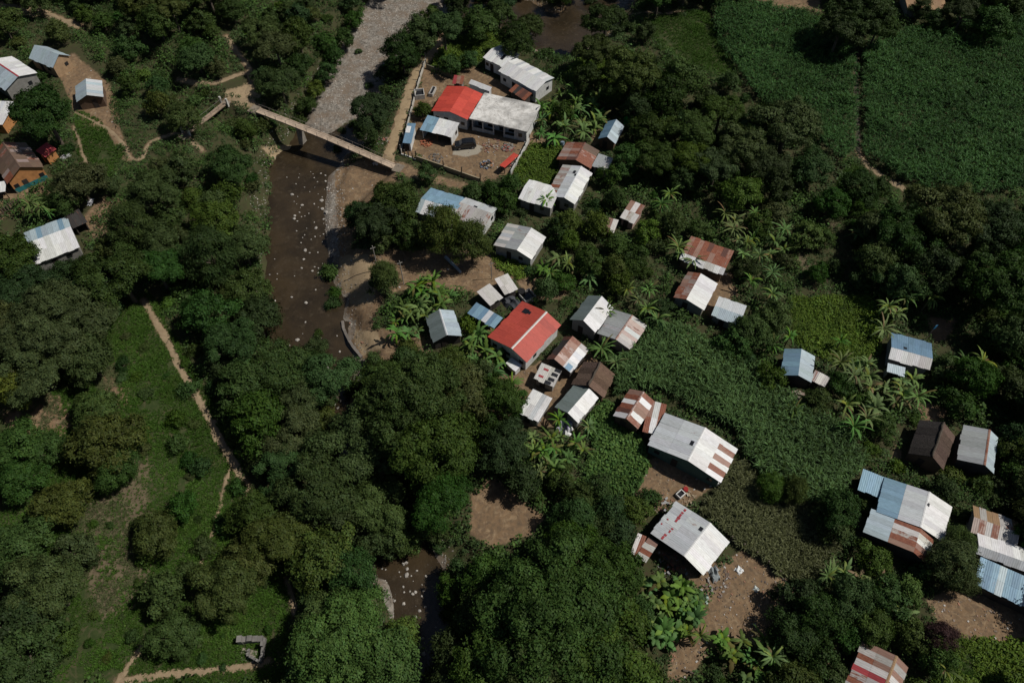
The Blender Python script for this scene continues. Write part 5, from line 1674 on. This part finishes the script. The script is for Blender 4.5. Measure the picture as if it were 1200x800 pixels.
def inpoly(polys, px, py, soft=0.0):
    m = np.zeros(px.shape, bool)
    for p in polys: m |= sd_poly(px, py, p) < soft
    return m


FOOTN = [(fx, fy, u.x, u.y, hl, hw) for fx, fy, u, v, hl, hw in FOOT]


def in_house(x, y, mrg=-.1):
    m = np.zeros(x.shape, bool)
    for fx, fy, ux, uy, hl, hw in FOOTN:
        a = (x - fx) * ux + (y - fy) * uy; b = -(x - fx) * uy + (y - fy) * ux
        m |= (np.abs(a) < hl + mrg) & (np.abs(b) < hw + mrg)
    return m


def in_rows(P, ang, gap, jit):
    ca, sa = math.cos(ang), math.sin(ang)
    u = P[:, 0] * ca + P[:, 1] * sa; v = -P[:, 0] * sa + P[:, 1] * ca
    v = np.round(v / gap) * gap + NR.normal(scale=jit, size=len(v)) + .25 * vnoise(u / 6, v / 6, 55)
    return np.stack([u * ca - v * sa, u * sa + v * ca], 1)


def template_stuff(name, P, tv, tf, tt, smin, smax, mat, zoff=0.0, tilt=.12, var=.25, patch=0.0):
    n = len(P)
    k = NR.uniform(smin, smax, n)
    if patch: k *= 1 + patch * vnoise(P[:, 0] / 3.5, P[:, 1] / 3.5, 77)
    th = NR.uniform(0, 6.283, n); c, s = np.cos(th), np.sin(th)
    z = hgt(P[:, 0], P[:, 1]) + zoff
    vi = NR.integers(0, len(tv), n)
    Vs, Fs, Ts = [], [], []
    off = 0
    for j in range(len(tv)):
        m = vi == j
        if not m.any(): continue
        t = tv[j]
        X = (t[None, :, 0] * c[m][:, None] - t[None, :, 1] * s[m][:, None]) * k[m][:, None] + P[m][:, 0][:, None]
        Y = (t[None, :, 0] * s[m][:, None] + t[None, :, 1] * c[m][:, None]) * k[m][:, None] + P[m][:, 1][:, None]
        ti = NR.normal(scale=tilt, size=(m.sum(), 2))
        Z = t[None, :, 2] * k[m][:, None] + z[m][:, None]
        X = X + ti[:, :1] * t[None, :, 2] * k[m][:, None]; Y = Y + ti[:, 1:] * t[None, :, 2] * k[m][:, None]
        V_ = np.stack([X, Y, Z], -1).reshape(-1, 3)
        F_ = (tf[j][None] + (np.arange(m.sum()) * len(t))[:, None, None]).reshape(-1, 4) + off
        off += len(V_)
        b = NR.uniform(1 - var, 1 + var, (m.sum(), 1, 1)) * (1 + .22 * vnoise(P[m][:, 0] / 5, P[m][:, 1] / 5, 31))[:, None, None]
        T_ = tt[j][None] * np.concatenate([b, b, b, np.ones_like(b)], -1)
        Vs.append(V_); Fs.append(F_); Ts.append(T_.reshape(-1, 4))
    me_ = np_mesh(name, np.concatenate(Vs), np.concatenate(Fs), np.concatenate(Ts))
    return tag(link(name, me_, M[mat]), kind='stuff')


def strip_plant(seed, nleaf, L, W, stem, el, curl, nseg=4, tassel=False, zbase=(.3, .8), tt_=(3.4, 2.5, 2.2), lv=(.75, 1.3)):
    rng = random.Random(seed)
    V, F, T = [], [], []
    for i in range(nleaf):
        az = i * 2.4 + rng.uniform(-.4, .4)
        e = R(rng.uniform(*el)); p = Vector((0, 0, stem * rng.uniform(*zbase)))
        d = Vector((math.cos(az), math.sin(az), 0)); sd = Vector((-d.y, d.x, 0))
        l = L * rng.uniform(.7, 1.2); b0 = len(V); br2 = rng.uniform(*lv)
        cu = rng.uniform(*curl)
        for k in range(nseg + 1):
            f = k / nseg
            w = W * (.5 + .5 * math.sin(math.pi * min(1, f + .25))) * (1 - f ** 3) + .006
            V += [p + sd * w / 2, p - sd * w / 2]; T += [(br2, br2, br2, 1)] * 2
            p = p + (d * math.cos(e) + Vector((0, 0, math.sin(e)))) * (l / nseg); e -= cu
        for k in range(nseg):
            a = b0 + k * 2; F.append((a, a + 1, a + 3, a + 2))
    if tassel:
        for i in range(3):
            az = i * 2.1; b0 = len(V)
            q = Vector((math.cos(az), math.sin(az), 0))
            V += [Vector((0, 0, stem)) + q * .01, Vector((0, 0, stem)) - q * .03, Vector((0, 0, stem + .35)) + q * .14, Vector((0, 0, stem + .35)) + q * .2]
            T += [(*tt_, 1)] * 4; F.append((b0, b0 + 1, b0 + 2, b0 + 3))
    return np.array([tuple(v) for v in V]), np.array(F), np.array(T)


def templ(n, *a, **k):
    r = [strip_plant(i, *a, **k) for i in range(n)]
    return [x[0] for x in r], [x[1] for x in r], [x[2] for x in r]


pathgap = lambda x, y, e=.2: path_field(x, y) > e
ct = templ(6, 9, .95, .125, 1.7, (35, 80), (.35, .6), nseg=4, tassel=True, zbase=(.3, 1.0), lv=(.45, 1.75))
P = world_scatter(3300, lambda px, py, x, y: inpoly([CORN['near']], px, py, 1.5 + 0) & ~in_house(x, y, .3))
P = in_rows(P, R(-52), .85, .13)
P = P[(vnoise(P[:, 0] / 2.5, P[:, 1] / 2.5, 66) > -.8)]
template_stuff('maize_crop', P, *ct, .85, 1.3, 'corn', var=.3, patch=.2)
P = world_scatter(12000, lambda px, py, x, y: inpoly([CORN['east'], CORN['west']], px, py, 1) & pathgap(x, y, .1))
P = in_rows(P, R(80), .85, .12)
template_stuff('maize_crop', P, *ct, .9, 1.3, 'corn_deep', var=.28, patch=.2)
wt = templ(5, 8, .6, .12, .9, (20, 80), (.2, .6), nseg=3, tassel=True, zbase=(.1, 1.0), tt_=(2.4, 2.2, 2.6), lv=(.5, 1.6))
P = world_scatter(3600, lambda px, py, x, y: inpoly([WEEDS], px, py, 3 + 4 * vnoise(px / 9, py / 9, 4)) & ~in_house(x, y, .3))
template_stuff('dry_weeds', P, *wt, .7, 1.3, 'weed_dry')


def leafy(seed, n, rad, h, leaf, asp=.7):
    rng = np.random.default_rng(seed)
    th = rng.uniform(0, 6.28, n); rr = rad * np.sqrt(rng.random(n))
    P_ = np.stack([rr * np.cos(th), rr * np.sin(th), h * rng.uniform(.1, 1, n) * (1 - (rr / rad) ** 2 * .6)], 1)
    N_ = np.stack([np.cos(th) * .3, np.sin(th) * .3, np.ones(n)], 1)
    return leaf_quads(P_, N_, leaf, rng, asp, 0, .3)


lt = [leafy(i, 18, .6, .7, .29) for i in range(6)]
ht = [leafy(i + 60, 34, .85, 1.7, .30) for i in range(5)]
ht = ([a[0] for a in ht], [a[1] for a in ht], [a[2] for a in ht])
lt = ([a[0] for a in lt], [a[1] for a in lt], [a[2] for a in lt])
bt = [leafy(i + 30, 9, .4, .8, .42, .8) for i in range(6)]
bt = ([a[0] for a in bt], [a[1] for a in bt], [a[2] for a in bt])
P = world_scatter(1500, lambda px, py, x, y: inpoly([VEG], px, py, 2) & ~in_house(x, y, .2))
template_stuff('bean_crop', P, *bt, .8, 1.3, 'veg', .1)
P = world_scatter(4200, lambda px, py, x, y: inpoly(LUSH, px, py, 2) & ~in_house(x, y, .2) & pathgap(x, y, .2))
template_stuff('creeping_vines', P, *lt, .6, 1.15, 'lush', .1, patch=.4)

allopen = DIRT + SAND + GRAV_Z + PALE + [CORN['near'], CORN['east'], CORN['west'], WEEDS, VEG] + LUSH
BARE = DIRT + SAND + GRAV_Z + PALE


def undertest(px, py, x, y):
    e = edge_dist(x, y, RIVW)
    m = ~inpoly(allopen, px, py, 2.5 * vnoise(x / 1.7, y / 1.7, 8)) & ~inpoly(GRASS, px, py, -2 + 4 * vnoise(x / 2.5, y / 2.5, 18))
    west = px < np.interp(py, _rp[:, 1], _rp[:, 0])
    m &= (e > np.where(west & (py > 60), .9, 3.0) + 1.0 * vnoise(x / 2, y / 2, 5)) & pathgap(x, y, -.15) & ~in_house(x, y, .25)
    return m & (vnoise(x / 4, y / 4, 41) > -.85)


P = world_scatter(26000, undertest)
template_stuff('undergrowth', P, *lt, .55, 1.25, 'under', 0, patch=.35)
P = world_scatter(9500, lambda px, py, x, y: undertest(px, py, x, y) & pathgap(x, y, .9) & ~in_house(x, y, 1.3) & (vnoise(x / 6, y / 6, 141) + .4 * vnoise(x / 2, y / 2, 142) > -.25))
template_stuff('thicket', P, *ht, .5, 1.3, 'under', 0, patch=.45, var=.35)
gt = templ(5, 7, .38, .05, .05, (40, 85), (.1, .5), nseg=2, zbase=(0, 1))


def grasstest(px, py, x, y):
    m = inpoly(GRASS, px, py, 3 * vnoise(x / 2, y / 2, 8)) & ~inpoly(BARE, px, py, 1) & pathgap(x, y, -.2) & ~in_house(x, y, .2)
    dr = inpoly(DRY, px, py, 4 * vnoise(x / 2, y / 2, 28))
    return m & (~dr | (NR.random(x.shape) < .3)) & (vnoise(x / 1.6, y / 1.6, 61) + .5 * vnoise(x / 5, y / 5, 62) > -.75)


P = world_scatter(40000, grasstest)
template_stuff('grass', P, *gt, .6, 1.5, 'grassleaf', 0, patch=.4)
P = world_scatter(3800, lambda px, py, x, y: grasstest(px, py, x, y) & (vnoise(x / 3, y / 3, 91) > .1))
template_stuff('weeds', P, *lt, .3, .75, 'under', 0, patch=.4)
dt = templ(5, 6, .4, .05, .05, (25, 80), (.1, .5), nseg=2, zbase=(0, 1))
P = world_scatter(5000, lambda px, py, x, y: inpoly(DRY + DIRT[-2:], px, py, 5 * vnoise(x / 2, y / 2, 8)) & (vnoise(x / 1.5, y / 1.5, 71) > -.3))
template_stuff('dry_grass', P, *dt, .6, 1.4, 'weed_dry', 0)


# ------------------------------------------------------------------ stones
def stone_mesh(seed):
    rng = random.Random(seed)
    import bmesh
    bm = bmesh.new()
    bmesh.ops.create_icosphere(bm, subdivisions=2, radius=.5)
    for v in bm.verts:
        n = v.co.normalized()
        k = 1 + .28 * float(vnoise(n.x * 2.2 + seed * 7, n.y * 2.2 + n.z * 1.7, seed)) + rng.uniform(-.04, .04)
        v.co = Vector((v.co.x * 1.2, v.co.y * .95, v.co.z * .62)) * k
    me_ = bpy.data.meshes.new('stone')
    bm.to_mesh(me_); bm.free()
    g = rng.uniform(.8, 1.1)
    a_ = me_.attributes.new('tint', 'FLOAT_COLOR', 'POINT')
    a_.data.foreach_set('color', np.tile(np.array([.43 * g, .40 * g, .36 * g, 0], dtype=np.float32), len(me_.vertices)))
    me_.materials.append(M['stone'])
    return me_


SM = [stone_mesh(i) for i in range(5)]
srng = random.Random(3)
reaches = [
    ([(335, 200), (386, 200), (388, 250), (382, 330), (355, 310), (340, 260)], 64, 'pale boulder in the shallow rapids just below the long footbridge', 'pale boulders in the rapids below the footbridge'),
    ([(310, 300), (360, 310), (400, 400), (405, 430), (330, 420), (305, 380)], 20, 'pale stone standing clear of the calm brown river bend', 'pale stones in the calm river bend'),
    ([(378, 432), (398, 425), (402, 480), (384, 482)], 22, 'white stone in the narrow stony outlet south of the river bend', 'white stones in the narrow outlet'),
    ([(440, 665), (510, 650), (508, 690), (515, 790), (498, 780), (465, 715)], 34, 'white boulder along the shaded lower river pool', 'white boulders of the lower river pool'),
    (GRAVEL, 30, 'larger grey boulder lying on the dry gravel bar', 'grey boulders on the gravel bar'),
]
for poly, n, lab, grp in reaches:
    for (x, y) in scatter_in(poly, n, 3.5, srng):
        p = at(x, y)
        z = max(p.z, WATER_Z)
        p = Vector((*plane(x, y, z), z))
        s = srng.choice((.15, .18, .2, .22, .25, .3, .35, .5)) * srng.uniform(.8, 1.3)
        o = bpy.data.objects.new('river_stone', SM[srng.randrange(5)])
        COL.objects.link(o)
        o.location = (p.x, p.y, z + s * .12); o.rotation_euler = (srng.uniform(-.2, .2), srng.uniform(-.2, .2), srng.uniform(0, 6)); o.scale = (s, s, s)
        tag(o, lab, 'stone', grp)
# pebbles: one mass
pv = np.array([(-.5, -.4, 0), (.5, -.45, 0), (.55, .4, 0), (-.45, .45, 0), (-.3, -.25, .35), (.3, -.28, .38), (.32, .25, .34), (-.28, .3, .36)])
pf = np.array([(4, 5, 6, 7), (0, 1, 5, 4), (1, 2, 6, 5), (2, 3, 7, 6), (3, 0, 4, 7)])
pt = np.tile(np.array([.30, .275, .24, 0.0]), (8, 1))
P = world_scatter(9000, lambda px, py, x, y: (inpoly(GRAV_Z, px, py, 6 * vnoise(x / 2, y / 2, 8)) | ((np.abs(edge_dist(x, y, RIVW) - 2.4) < 1.3) & (NR.random(x.shape) < .5))))
P = P[hgt(P[:, 0], P[:, 1]) > -3.05]
template_stuff('pebbles', P, [pv, pv * np.array([1.3, .8, .8])], [pf, pf], [pt, pt * .8], .08, .30, 'stone', -.03, 0, .45)


# ------------------------------------------------------------------ a label of its own for every plant
LM = np.array([c for _, c in LANDMARKS], float)
LN = [n for n, _ in LANDMARKS]
DIRW = ['right of', 'above right of', 'above', 'above left of', 'left of', 'below left of', 'below', 'below right of']
ORD = ['', 'second', 'third', 'fourth', 'fifth', 'sixth', 'seventh', 'eighth', 'ninth', 'tenth', 'eleventh', 'twelfth']


def sizeword(d):
    if d['kind'] == 'bush': return 'low' if d['R'] < 1.1 else 'rounded'
    if d['kind'] == 'banana plant': return 'small' if d['R'] < 1.6 else 'large'
    return 'huge' if d['R'] > 7 else 'broad' if d['R'] > 4.3 else 'medium' if d['R'] > 2.7 else 'small'


bykey = {}
for d in PLACED:
    if not (-25 < d['px'] < 1225 and -25 < d['py'] < 825): d['off'] = True
    dx = LM[:, 0] - d['px']; dy = LM[:, 1] - d['py']
    i = int(np.argmin(np.hypot(dx, dy)))
    dist = math.hypot(dx[i], dy[i])
    ang = math.degrees(math.atan2(dy[i], -dx[i])) % 360
    w_ = 'right beside' if dist < d['r'] * .8 + 8 else DIRW[int((ang + 22.5) // 45) % 8]
    key = (sizeword(d), d['col'], d['kind'], w_, LN[i])
    bykey.setdefault(key, []).append((dist, d))
for key, lst in bykey.items():
    lst.sort(key=lambda t: t[0])
    s, c, k, w_, n_ = key
    for i, (dist, d) in enumerate(lst):
        lab = f'{s} {c} {k} {w_} {n_}'
        if len(lst) > 1: lab += ', nearest' if i == 0 else ', ' + (ORD[i] if i < len(ORD) else f'{i + 1}th') + ' nearest'
        d['o']['label'] = lab

# ------------------------------------------------------------------ light
SUN_EL, SUN_AZ = 54.0, 4.0     # azimuth measured from +x towards +y
w = bpy.data.worlds.new('World')
scene.world = w
w.use_nodes = True
nt = w.node_tree
nt.nodes.clear()
sky = nt.nodes.new('ShaderNodeTexSky'); sky.sky_type = 'NISHITA'; sky.sun_disc = False
sky.sun_elevation = R(SUN_EL)
sky.sun_rotation = R(90 - SUN_AZ)
bg = nt.nodes.new('ShaderNodeBackground'); bg.inputs['Strength'].default_value = .05
ow = nt.nodes.new('ShaderNodeOutputWorld')
nt.links.new(sky.outputs[0], bg.inputs[0]); nt.links.new(bg.outputs[0], ow.inputs[0])
sl = bpy.data.lights.new('sun', 'SUN'); sl.energy = 5.0; sl.angle = R(.5); sl.color = (1.0, .955, .88)
so = bpy.data.objects.new('sun', sl); COL.objects.link(so)
d = Vector((math.cos(R(SUN_EL)) * math.cos(R(SUN_AZ)), math.cos(R(SUN_EL)) * math.sin(R(SUN_AZ)), math.sin(R(SUN_EL))))
so.rotation_euler = d.to_track_quat('Z', 'Y').to_euler()
so.location = (60, 80, 120)
scene.view_settings.view_transform = 'Standard'
scene.view_settings.look = 'None'
scene.view_settings.exposure = -0.5
scene.view_settings.gamma = 1.0
scene.view_settings.use_curve_mapping = False
scene.render.engine = 'CYCLES'
scene.cycles.max_bounces = 4
scene.cycles.diffuse_bounces = 1
scene.cycles.glossy_bounces = 2
scene.cycles.transmission_bounces = 2

import re as _re
for o in scene.objects:
    if o.get('label') and len(_re.findall(r"[A-Za-z0-9][A-Za-z0-9'-]*", o['label'])) > 16: print('LONG', o['label'])
